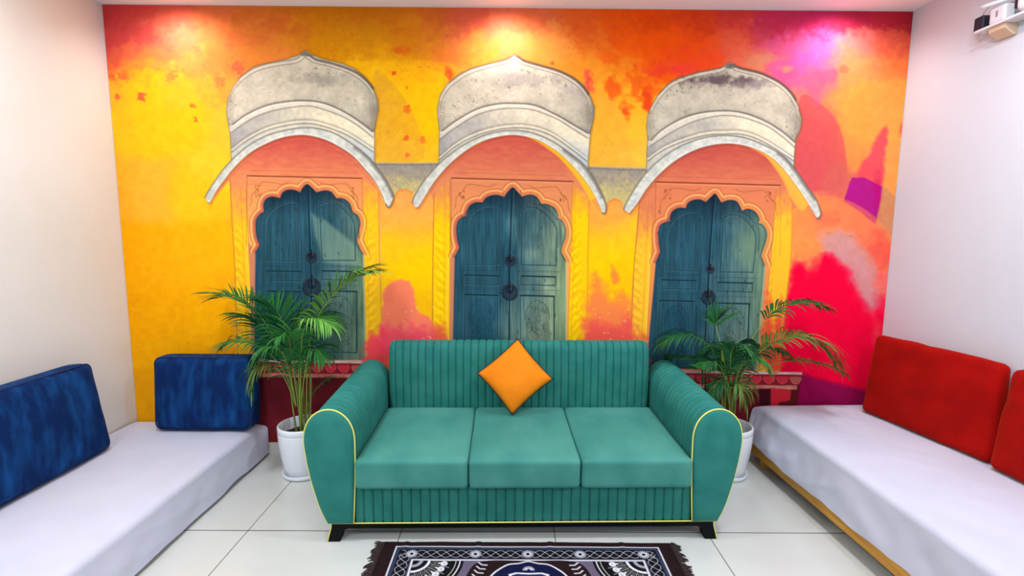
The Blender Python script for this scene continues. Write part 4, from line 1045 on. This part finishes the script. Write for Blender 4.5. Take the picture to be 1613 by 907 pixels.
def frond(parent, path, n=26, L=0.2, w=0.010, droop=0.35, start=0.3, mi=0, spread=0.9, rr=0.0035, label=None, lift=0.25, tipL=0.5):
    pts = spline(path, 10)
    bm = bmesh.new()
    N_ = len(pts)
    rad = [rr * (1 - 0.75 * i / (N_ - 1)) for i in range(N_)]
    tube_bm(pts, rad, 6, bm)
    for f in bm.faces: f.material_index = 4
    chord = (pts[-1] - pts[0])
    for k in range(n):
        s = start + (1 - start) * (k + 0.5) / n
        fi = s * (N_ - 1); i = min(int(fi), N_ - 2)
        p = pts[i].lerp(pts[i + 1], fi - i)
        t = (pts[min(i + 2, N_ - 1)] - pts[max(i - 1, 0)]).normalized()
        side = t.cross(Vector((0, 0, 1)))
        side = side.normalized() if side.length > 0.15 else t.cross(Vector((0, -1, 0))).normalized()
        up = side.cross(t).normalized()
        f = (s - start) / (1 - start)
        ll = L * (0.5 + 0.85 * math.sin(PI * min(1, f * 0.85 + 0.12)) * 0.62) * (1 - (1 - tipL) * f ** 3)
        for sg in (-1, 1):
            l2 = ll * RND.uniform(0.85, 1.12)
            d = t * (0.55 + 0.75 * f) + side * sg * spread * RND.uniform(0.85, 1.1) + up * lift * RND.uniform(0.6, 1.3)
            m_ = mi if RND.random() < 0.72 else (RND.choice((0, 1)) if mi != 3 else 0)
            leaflet(bm, p, d, up, l2, w * RND.uniform(0.85, 1.15), droop * RND.uniform(0.8, 1.25), m_)
    leaflet(bm, pts[-1], (pts[-1] - pts[-3]), Vector((0, -0.3, 1)), L * 0.55, w, droop, mi)
    off = parent.location
    for v in bm.verts:                                          # leaves lie against the wall and on the sofa arm, not through them
        p = v.co + off
        if p.y > -0.014: v.co.y = -0.014 - off.y - 0.004 * ((p.z * 37) % 1)
        if -1.06 < p.x < 1.21 and p.y < -0.08 and p.z < 0.752: v.co.z = 0.752 - off.z + 0.004 * ((p.y * 37) % 1)
    return obj('frond', bm, M_leaf + [M_rach], parent)
def palm(label, px, py, r, h, canes, fronds, seed):
    global RND
    RND = random.Random(seed)
    t = thing('potted_palm', label, 'potted plant', (px, py, 0))
    obj('saucer', lathe_bm([(0.0, 0.002), (r * 0.80, 0.002), (r * 0.86, 0.006), (r * 0.90, 0.030), (r * 0.87, 0.032), (r * 0.82, 0.010), (0.0, 0.010)], 48), M_pot, t)
    z0 = 0.011
    po = obj('pot', lathe_bm([(0, z0), (r * 0.66, z0), (r * 0.74, z0 + 0.006), (r * 0.83, z0 + 0.06), (r * 0.93, z0 + 0.14), (r * 0.985, z0 + 0.22), (r, h - 0.052), (r * 1.0, h - 0.044), (r * 0.985, h - 0.040), (r * 1.005, h - 0.036), (r * 1.01, h - 0.006), (r * 0.995, h), (r * 0.93, h), (r * 0.915, h - 0.006), (r * 0.90, h - 0.05), (r * 0.86, h - 0.12), (0.001, h - 0.125)], 64), M_pot, t)
    bm = bmesh.new(); rows = []
    for i in range(10):
        rr = r * 0.875 * i / 9 + 0.001
        rows.append([Vector((rr * math.cos(a * PI / 20), rr * math.sin(a * PI / 20), h - 0.072 + 0.008 * nz(rr * 30 * math.cos(a * PI / 20), rr * 30 * math.sin(a * PI / 20), seed))) for a in range(40)])
    grid_faces(bm, rows, close_v=True)
    obj('soil', bm, M_soil, t)
    o = Vector((px, py, 0))
    for (bx, by, top, rad) in canes:
        b0 = Vector((bx, by, h - 0.08)); tp = top - o
        mid = b0.lerp(tp, 0.5) + Vector((RND.uniform(-.006, .006), RND.uniform(-.006, .006), 0))
        pts = spline([b0, mid, tp], 8)
        obj('cane', tube_bm(pts, [rad * (1 - 0.35 * i / (len(pts) - 1)) for i in range(len(pts))], 8), M_cane, t)
    for kw in fronds:
        kw = dict(kw); pa = [p - o for p in kw.pop('path')]
        frond(t, pa, **kw)
    return t
def path(*q): return [at(*p) for p in q]
LY = -0.27
lp_c = at(477, 669, LY)
F_left = [
 dict(path=path((468, 640, -.27), (452, 570, -.27), (425, 520, -.26), (395, 482, -.25), (362, 468, -.24), (340, 470, -.24)), n=26, L=0.251, w=.0125, mi=0, droop=.18, start=.42, spread=.8, lift=.35),
 dict(path=path((474, 640, -.28), (484, 560, -.30), (498, 505, -.32), (525, 465, -.33), (555, 440, -.33), (578, 432, -.33)), n=40, L=0.330, w=.0125, mi=2, droop=.24, start=.36, spread=1.0, lift=.30, tipL=0.75),
 dict(path=path((473, 640, -.29), (474, 580, -.34), (476, 530, -.40), (487, 505, -.46), (505, 503, -.50), (520, 512, -.53)), n=24, L=0.224, w=.011, mi=2, droop=.5, start=.5, spread=.9, lift=.15),
 dict(path=path((468, 640, -.28), (450, 590, -.32), (428, 560, -.36), (400, 542, -.40), (372, 538, -.42), (355, 545, -.43)), n=22, L=0.211, w=.011, mi=0, droop=.4, start=.4),
 dict(path=path((468, 640, -.25), (452, 585, -.20), (430, 535, -.16), (405, 505, -.14), (385, 500, -.13)), n=24, L=0.290, w=.013, mi=1, droop=.3, start=.3),
 dict(path=path((470, 640, -.25), (462, 570, -.20), (450, 520, -.17), (436, 490, -.15), (420, 478, -.14)), n=26, L=0.317, w=.013, mi=1, droop=.25, start=.3, lift=.4),
 dict(path=path((472, 640, -.25), (475, 570, -.20), (482, 530, -.17), (498, 505, -.15), (520, 498, -.13)), n=24, L=0.264, w=.013, mi=1, droop=.3, start=.35),
 dict(path=path((466, 640, -.29), (448, 595, -.34), (425, 575, -.38), (405, 580, -.42), (398, 612, -.44)), n=22, L=0.211, w=.011, mi=3, droop=.7, start=.4),
 dict(path=path((467, 640, -.29), (455, 585, -.35), (444, 555, -.40), (425, 548, -.44), (405, 565, -.46)), n=24, L=0.224, w=.011, mi=0, droop=.6, start=.35),
 dict(path=path((470, 640, -.29), (463, 590, -.33), (458, 550, -.36), (452, 528, -.40), (440, 530, -.44)), n=26, L=0.238, w=.011, mi=0, droop=.5, start=.25),
 dict(path=path((474, 640, -.29), (480, 590, -.33), (487, 560, -.37), (497, 550, -.41), (510, 562, -.44)), n=24, L=0.224, w=.011, mi=0, droop=.6, start=.3),
 dict(path=path((471, 650, -.27), (466, 600, -.26), (463, 560, -.25), (465, 520, -.23), (472, 495, -.22)), n=26, L=0.264, w=.012, mi=1, droop=.3, start=.25),
 dict(path=path((476, 665, -.24), (484, 640, -.22), (494, 618, -.20), (508, 603, -.19), (516, 598, -.19)), n=12, L=0.145, w=.010, mi=1, droop=.3, start=.3),
]
canes_l = [(dx_, dy_, at(u, v, y), rr) for dx_, dy_, u, v, y, rr in ((-.03, -.02, 455, 590, -.29, .006), (-.02, .02, 463, 575, -.25, .006), (0, -.03, 470, 560, -.31, .007), (.015, .01, 477, 570, -.26, .006), (.03, -.01, 484, 560, -.29, .006), (-.01, 0, 467, 600, -.27, .008), (.02, .03, 488, 545, -.24, .005), (.005, -.015, 473, 590, -.30, .008), (.04, .0, 490, 590, -.30, .005))]
palm('bushy green palm in a white pot left of the sofa, beside the low bed', lp_c.x, LY, 0.150, 0.335, canes_l, F_left, 3)
RY = -0.25
rp_c = at(1146, 680, RY)
F_right = [
 dict(path=path((1148, 640, -.24), (1138, 590, -.22), (1120, 548, -.21), (1095, 530, -.20), (1065, 528, -.20), (1046, 538, -.20)), n=24, L=0.238, w=.012, mi=1, droop=.45, start=.45),
 dict(path=path((1149, 640, -.26), (1142, 580, -.27), (1133, 535, -.28), (1128, 512, -.28), (1132, 503, -.28)), n=12, L=0.198, w=.015, mi=0, droop=.1, start=.72, spread=.7, lift=.3, rr=.006),
 dict(path=path((1152, 640, -.25), (1165, 575, -.25), (1190, 525, -.25), (1220, 490, -.25), (1262, 476, -.25), (1300, 484, -.25)), n=26, L=0.224, w=.014, mi=1, droop=.4, start=.5, spread=.75),
 dict(path=path((1152, 640, -.27), (1175, 580, -.30), (1210, 545, -.33), (1252, 532, -.35), (1290, 545, -.36), (1312, 568, -.37)), n=40, L=0.277, w=.013, mi=3, droop=.4, start=.35, lift=.4),
 dict(path=path((1154, 640, -.25), (1180, 595, -.23), (1215, 575, -.22), (1255, 568, -.21), (1300, 575, -.20), (1325, 586, -.20)), n=24, L=0.185, w=.012, mi=3, droop=.4, start=.5, spread=.6),
 dict(path=path((1150, 640, -.26), (1150, 590, -.28), (1152, 555, -.31), (1162, 545, -.34), (1178, 552, -.37)), n=26, L=0.211, w=.012, mi=1, droop=.5, start=.3),
 dict(path=path((1150, 640, -.27), (1143, 600, -.31), (1132, 575, -.34), (1115, 570, -.37), (1100, 582, -.39)), n=24, L=0.198, w=.012, mi=1, droop=.55, start=.3),
 dict(path=path((1152, 640, -.27), (1160, 595, -.31), (1172, 572, -.34), (1190, 566, -.37), (1206, 578, -.39)), n=24, L=0.198, w=.012, mi=0, droop=.55, start=.3),
 dict(path=path((1151, 650, -.27), (1155, 620, -.32), (1160, 605, -.36), (1168, 612, -.40), (1175, 640, -.42)), n=18, L=0.172, w=.011, mi=3, droop=.8, start=.3),
 dict(path=path((1150, 650, -.27), (1145, 615, -.31), (1138, 600, -.34), (1128, 605, -.37), (1122, 625, -.39)), n=18, L=0.172, w=.011, mi=1, droop=.8, start=.3),
 dict(path=path((1151, 640, -.23), (1147, 590, -.19), (1142, 560, -.16), (1130, 550, -.14), (1112, 556, -.13)), n=24, L=0.224, w=.012, mi=1, droop=.5, start=.3),
 dict(path=path((1153, 640, -.23), (1170, 580, -.19), (1190, 555, -.17), (1212, 548, -.15), (1236, 556, -.14)), n=24, L=0.224, w=.012, mi=1, droop=.5, start=.35),
 dict(path=path((1152, 650, -.25), (1152, 615, -.25), (1151, 585, -.25), (1150, 560, -.24), (1148, 545, -.23)), n=22, L=0.198, w=.012, mi=1, droop=.5, start=.2),
 dict(path=path((1150, 640, -.23), (1128, 590, -.18), (1100, 570, -.15), (1070, 568, -.13), (1052, 578, -.12)), n=22, L=0.172, w=.011, mi=1, droop=.4, start=.4),
]
canes_r = [(dx_, dy_, at(u, v, y), rr) for dx_, dy_, u, v, y, rr in ((-.02, -.02, 1143, 590, -.27, .007), (-.01, .02, 1147, 575, -.24, .006), (0, -.03, 1151, 585, -.28, .007), (.015, .01, 1157, 580, -.25, .006), (.03, -.01, 1162, 580, -.27, .006), (-.03, .0, 1137, 540, -.27, .007), (.02, .02, 1172, 570, -.24, .006))]
palm('spreading dark palm in a white pot right of the sofa, beside the pine bed', rp_c.x, RY, 0.150, 0.335, canes_r, F_right, 8)
# ---------------------------------------------------------------- patterned rug
RX0, RX1, RYB, RYF = -0.625, 0.815, -0.985, -1.79
M_rug = paint_mat('woven_rug', 0.9, 1.0, bump=0.25, bscale=420, spec=0.1)
M_fr = mat('dark_brown_fringe', (42, 26, 26), 0.9)
rug = thing('patterned_rug', 'dark brown fringed rug with white and navy floral pattern before the sofa', 'rug', (0.095, -1.39, 0))
st = 0.0026
rx = np.linspace(RX0, RX1, int((RX1 - RX0) / st)); ry = np.linspace(RYB, RYF, int((RYB - RYF) / st))
QX, QY = np.meshgrid(rx, ry)
A_ = (QX - 0.095) * 1000; B_ = (RYB - QY) * 1000            # mm from the middle, mm from the back edge
rc = Canvas(A_, B_)
brown, white, navy, black, lilac = (34, 20, 22), (212, 212, 220), (16, 20, 56), (16, 15, 22), (98, 90, 108)
HB, TOT = 655, 805
rc.C[:] = np.array(brown) / 255. * (1 + 0.5 * (fbm(A_ / 30, B_ / 30, 3)[..., None] - .5))
def rect(a0, b0, a1, b1): return np.array([[a0, b0], [a1, b0], [a1, b1], [a0, b1]], float)
def mir(f):
    for sa in (-1, 1):
        for fb in (False, True):
            f(lambda p, sa=sa, fb=fb: np.stack([sa * p[:, 0], (TOT - p[:, 1]) if fb else p[:, 1]], 1))
b0 = 34; BW = 108
rc.fill(rect(-HB, b0, HB, TOT - b0), white, 1.5)
rc.fill(rect(-HB + 8, b0 + 7, HB - 8, TOT - b0 - 7), (48, 54, 76), 1.5)
rc.fill(rect(-HB + 26, b0 + 26, HB - 26, TOT - b0 - 26), black, 2)
rc.fill(rect(-HB + 92, b0 + BW - 14, HB - 92, TOT - b0 - BW + 14), (92, 96, 112), 1.5)
rc.fill(rect(-HB + 98, b0 + BW - 8, HB - 98, TOT - b0 - BW + 8), white, 1.2)
rc.fill(rect(-HB + 106, b0 + BW, HB - 106, TOT - b0 - BW), lilac, 1.2)
mid_b = b0 + 59
xs_ = np.linspace(-HB + 40, HB - 40, 700)
for ph in (0, PI / 1.5, PI / .75):
    wv = np.stack([xs_, mid_b + 26 * np.sin(xs_ / 23. * (1 if True else 1) + ph)], 1)
    for w_ in (wv, np.stack([wv[:, 0], TOT - wv[:, 1]], 1)): rc.stroke(w_, 3.2, white, .85, 1.2)
    ys_ = np.linspace(b0 + 60, TOT - b0 - 60, 300)
    for sa in (-1, 1): rc.stroke(np.stack([sa * (HB - 59) + 26 * np.sin(ys_ / 23. + ph), ys_], 1), 3.2, white, .85, 1.2)
def daisy(a, b, r=27):
    rc.fill(np.stack([a + r * 1.15 * np.cos(np.linspace(0, 6.28, 30)), b + r * 1.15 * np.sin(np.linspace(0, 6.28, 30))], 1), black, 2)
    for k in range(16):
        an = 2 * PI * k / 16
        rc.stroke(np.array([[a + r * .42 * math.cos(an), b + r * .42 * math.sin(an)], [a + r * math.cos(an), b + r * math.sin(an)]]), 5.5, white, .95, 1.2)
for b in (mid_b, TOT - mid_b):
    for a in (-565, -255, 0, 255, 565): daisy(a, b)
for a in (-HB + 59, HB - 59): daisy(a, TOT / 2)
fa, fb_ = HB - 108, b0 + BW + 2                             # inner field corner
def circ(a, b, r, k0=0, k1=2 * PI, n=40): 
    th_ = np.linspace(k0, k1, n); return np.stack([a + r * np.cos(th_), b + r * np.sin(th_)], 1)
def corner(tf):
    fan = lambda r: np.vstack([[[fa, fb_]], np.stack([fa - r * np.cos(np.linspace(0, PI / 2, 24)), fb_ + r * np.sin(np.linspace(0, PI / 2, 24))], 1)])
    rc.fill(tf(fan(240)), black, 1.5); rc.fill(tf(fan(226)), white, 1.2); rc.fill(tf(fan(220)), black, 1.2); rc.fill(tf(fan(206)), (196, 190, 160), 1.2); rc.fill(tf(fan(202)), black, 1.2)
    for k in range(6):
        an = PI / 2 * (k + .5) / 6
        ca, sb = fa - 150 * math.cos(an), fb_ + 150 * math.sin(an)
        rc.fill(tf(circ(ca, sb, 17)), white, 1.5); rc.fill(tf(circ(ca, sb, 6)), black, 1.2)
        rc.stroke(tf(np.array([[fa - 95 * math.cos(an), fb_ + 95 * math.sin(an)], [ca, sb]])), 10, white, .9)
        rc.stroke(tf(np.array([[fa - 85 * math.cos(an), fb_ + 85 * math.sin(an)], [fa - 118 * math.cos(an), fb_ + 118 * math.sin(an)]])), 7, black, .9)
    for k in range(7):
        an = PI / 2 * k / 6
        rc.stroke(tf(np.array([[fa - 90 * math.cos(an), fb_ + 90 * math.sin(an)], [fa - 180 * math.cos(an), fb_ + 180 * math.sin(an)]])), 3, (200, 196, 170), .9)
    rc.fill(tf(fan(84)), white, 1.2); rc.fill(tf(fan(70)), black, 1.2); rc.fill(tf(fan(48)), (150, 150, 158), 1.2); rc.fill(tf(fan(30)), black, 1.2)
mir(corner)
for fbq in (False, True):
    tf = lambda p, fbq=fbq: np.stack([p[:, 0], (TOT - p[:, 1]) if fbq else p[:, 1]], 1)
    rc.fill(tf(smooth_pts(P("-300,400 -282,230 -215,146 0,142 215,146 282,230 300,400"), 6)), brown, 1.5)
    med = smooth_pts(P("-200,400 -185,260 -110,172 -45,156 0,143 45,156 110,172 185,260 200,400"), 6)
    rc.fill(tf(med), white, 1.2); rc.fill(tf(med * [0.97, 1] + [0, 8]), navy, 1.2)
    rc.fill(tf(P("-95,235 -60,222 0,226 60,222 95,235 70,300 0,330 -70,300")), white, 1.2); rc.fill(tf(P("-80,242 -56,232 0,236 56,232 80,242 60,292 0,318 -60,292")), (40, 42, 84), 1.2)
    for k in range(9):
        an = PI + PI * k / 8
        rc.stroke(tf(np.array([[10 * math.cos(an), 206 + 10 * math.sin(an)], [26 * math.cos(an), 206 + 24 * math.sin(an)]])), 5, white, .95)
    for sa in (-1, 1):
        for k in range(8):
            a, b = sa * (215 + 8 * k) , 172 + 27 * k
            for sg in (-1, 1):
                rc.stroke(tf(np.array([[a, b], [a + sg * 17, b - 9 * sg * sa - 8]]) + [sg * 3, 0]), 7.5, white, .95, 1.2)
wz = 0.004 + 0.003 * (fbm(QX * 5, QY * 6, 91) - .3) + 0.004 * np.clip(1 - np.abs(((QX - 0.03) % 0.36) - 0.18) / 0.02, 0, 1) * np.clip(1 - (RYB - QY) / 0.1, 0, 1)
wz = np.maximum(wz, 0.002)
o = colour_grid('pile', QX - 0.095, QY + 1.39 + 0.006 * (fbm(QX * 6, QX * 0, 92) - .5) * np.clip(1 - (RYB - QY) / 0.05, 0, 1), wz, rc.C, M_rug, rug)
del rc, QX, QY, A_, B_
rng = random.Random(4)
for s in (-1, 1):
    bm = bmesh.new()
    ex = (RX0 if s < 0 else RX1) - 0.095
    y = RYB + 1.39 - 0.01
    while y > RYF + 1.39:
        L_ = rng.uniform(0.03, 0.058); an = rng.uniform(-.5, .5)
        q0 = Vector((ex - s * 0.004, y, 0.006)); q1 = q0 + Vector((s * L_ * 0.5 * math.cos(an), L_ * 0.5 * math.sin(an), 0.004)); q2 = q0 + Vector((s * L_ * math.cos(an), L_ * math.sin(an) * 1.3, -0.003))
        tube_bm([q0, q1, q2], [0.0032, 0.0045, 0.0015], 5, bm)
        y -= rng.uniform(0.004, 0.007)
    tag(obj('fringe', bm, M_fr, rug), kind='stuff')
# ---------------------------------------------------------------- socket shelf high on the right wall
M_wp = mat('white_plastic', (226, 226, 230), 0.4); M_bp = mat('black_plastic', (20, 26, 40), 0.6); M_gp = mat('grey_cable', (150, 146, 148), 0.5)
M_beige = mat('beige_shelf_shade', (214, 186, 156), 0.6)
sx_ = XR
sh = thing('wall_shelf', 'small white shelf with plugged-in adapters high on the right wall', 'shelf', (sx_, -0.695, 2.638))
obj('board', box_bm(-0.085, -0.30, -0.006, -0.001, 0.150, 0.006, 0.002), M_wp, sh, smooth=False)
for y in (-0.20, 0.0):  # bracket blocks, the shelf's shadow on the wall put into their beige
    obj('bracket_shade', prism_bm([(-0.001, -0.062), (-0.001, -0.0065), (-0.07, -0.0065), (-0.066, -0.03), (-0.02, -0.062)], y, y + 0.09, 0.002), M_beige, sh, smooth=False)
obj('cable_loop', tube_bm(spline([(-0.06, 0.145, -0.007), (-0.064, 0.15, -0.03), (-0.06, 0.135, -0.042), (-0.05, 0.115, -0.03), (-0.05, 0.11, -0.007)], 6), 0.002, 6), M_gp, sh)
t = thing('power_adapter', 'black power adapter with a thin cable on the wall shelf end', 'power adapter', (sx_ - 0.045, -0.548, 2.6455))
obj('body', rbox_bm(0.055, 0.055, 0.070, 0.008, 8), M_bp, t, loc=(0, 0, 0.0365))
obj('cable', tube_bm(spline([(0, 0.012, 0.069), (0, 0.0, 0.095), (0.005, -0.05, 0.128), (0.01, -0.13, 0.150), (0.02, -0.22, 0.19)], 6), 0.0022, 6), M_gp, t)
t = thing('power_adapter', 'white block adapter behind the black one on the wall shelf', 'power adapter', (sx_ - 0.045, -0.65, 2.6455))
obj('body', rbox_bm(0.058, 0.085, 0.080, 0.010, 8), M_wp, t, loc=(0, 0, 0.0415))
obj('socket_face', box_bm(-0.0305, -0.006, 0.030, -0.0285, 0.006, 0.060, 0.0008), M_gp, t, smooth=False)
t = thing('power_adapter', 'large rounded white adapter at the frame edge on the wall shelf', 'power adapter', (sx_ - 0.055, -0.82, 2.6455))
obj('body', rbox_bm(0.085, 0.12, 0.095, 0.03, 8), M_wp, t, loc=(0, 0, 0.0485))
obj('plug', box_bm(-0.02, 0.0605, 0.03, 0.02, 0.083, 0.085, 0.004), M_bp, t, smooth=False)
bar = thing('wall_bar', 'slim white bar sticking out above the adapters on the right wall', 'bar', (sx_ - 0.002, -0.68, 2.742))
obj('arm', tube_bm([(-0.11, 0.085, 0.0), (-0.10, 0.07, 0.001), (-0.002, -0.06, 0.016)], [0.008, 0.010, 0.013], 8), M_wp, bar)
obj('wall_plate', box_bm(-0.004, -0.10, -0.015, 0, -0.02, 0.045, 0.001), M_wp, bar, smooth=False)
obj('cable', tube_bm(spline([(-0.05, 0.0, 0.02), (-0.03, 0.03, 0.06), (-0.01, 0.04, 0.12), (-0.004, 0.045, 0.2)], 6), 0.002, 6), M_gp, bar)
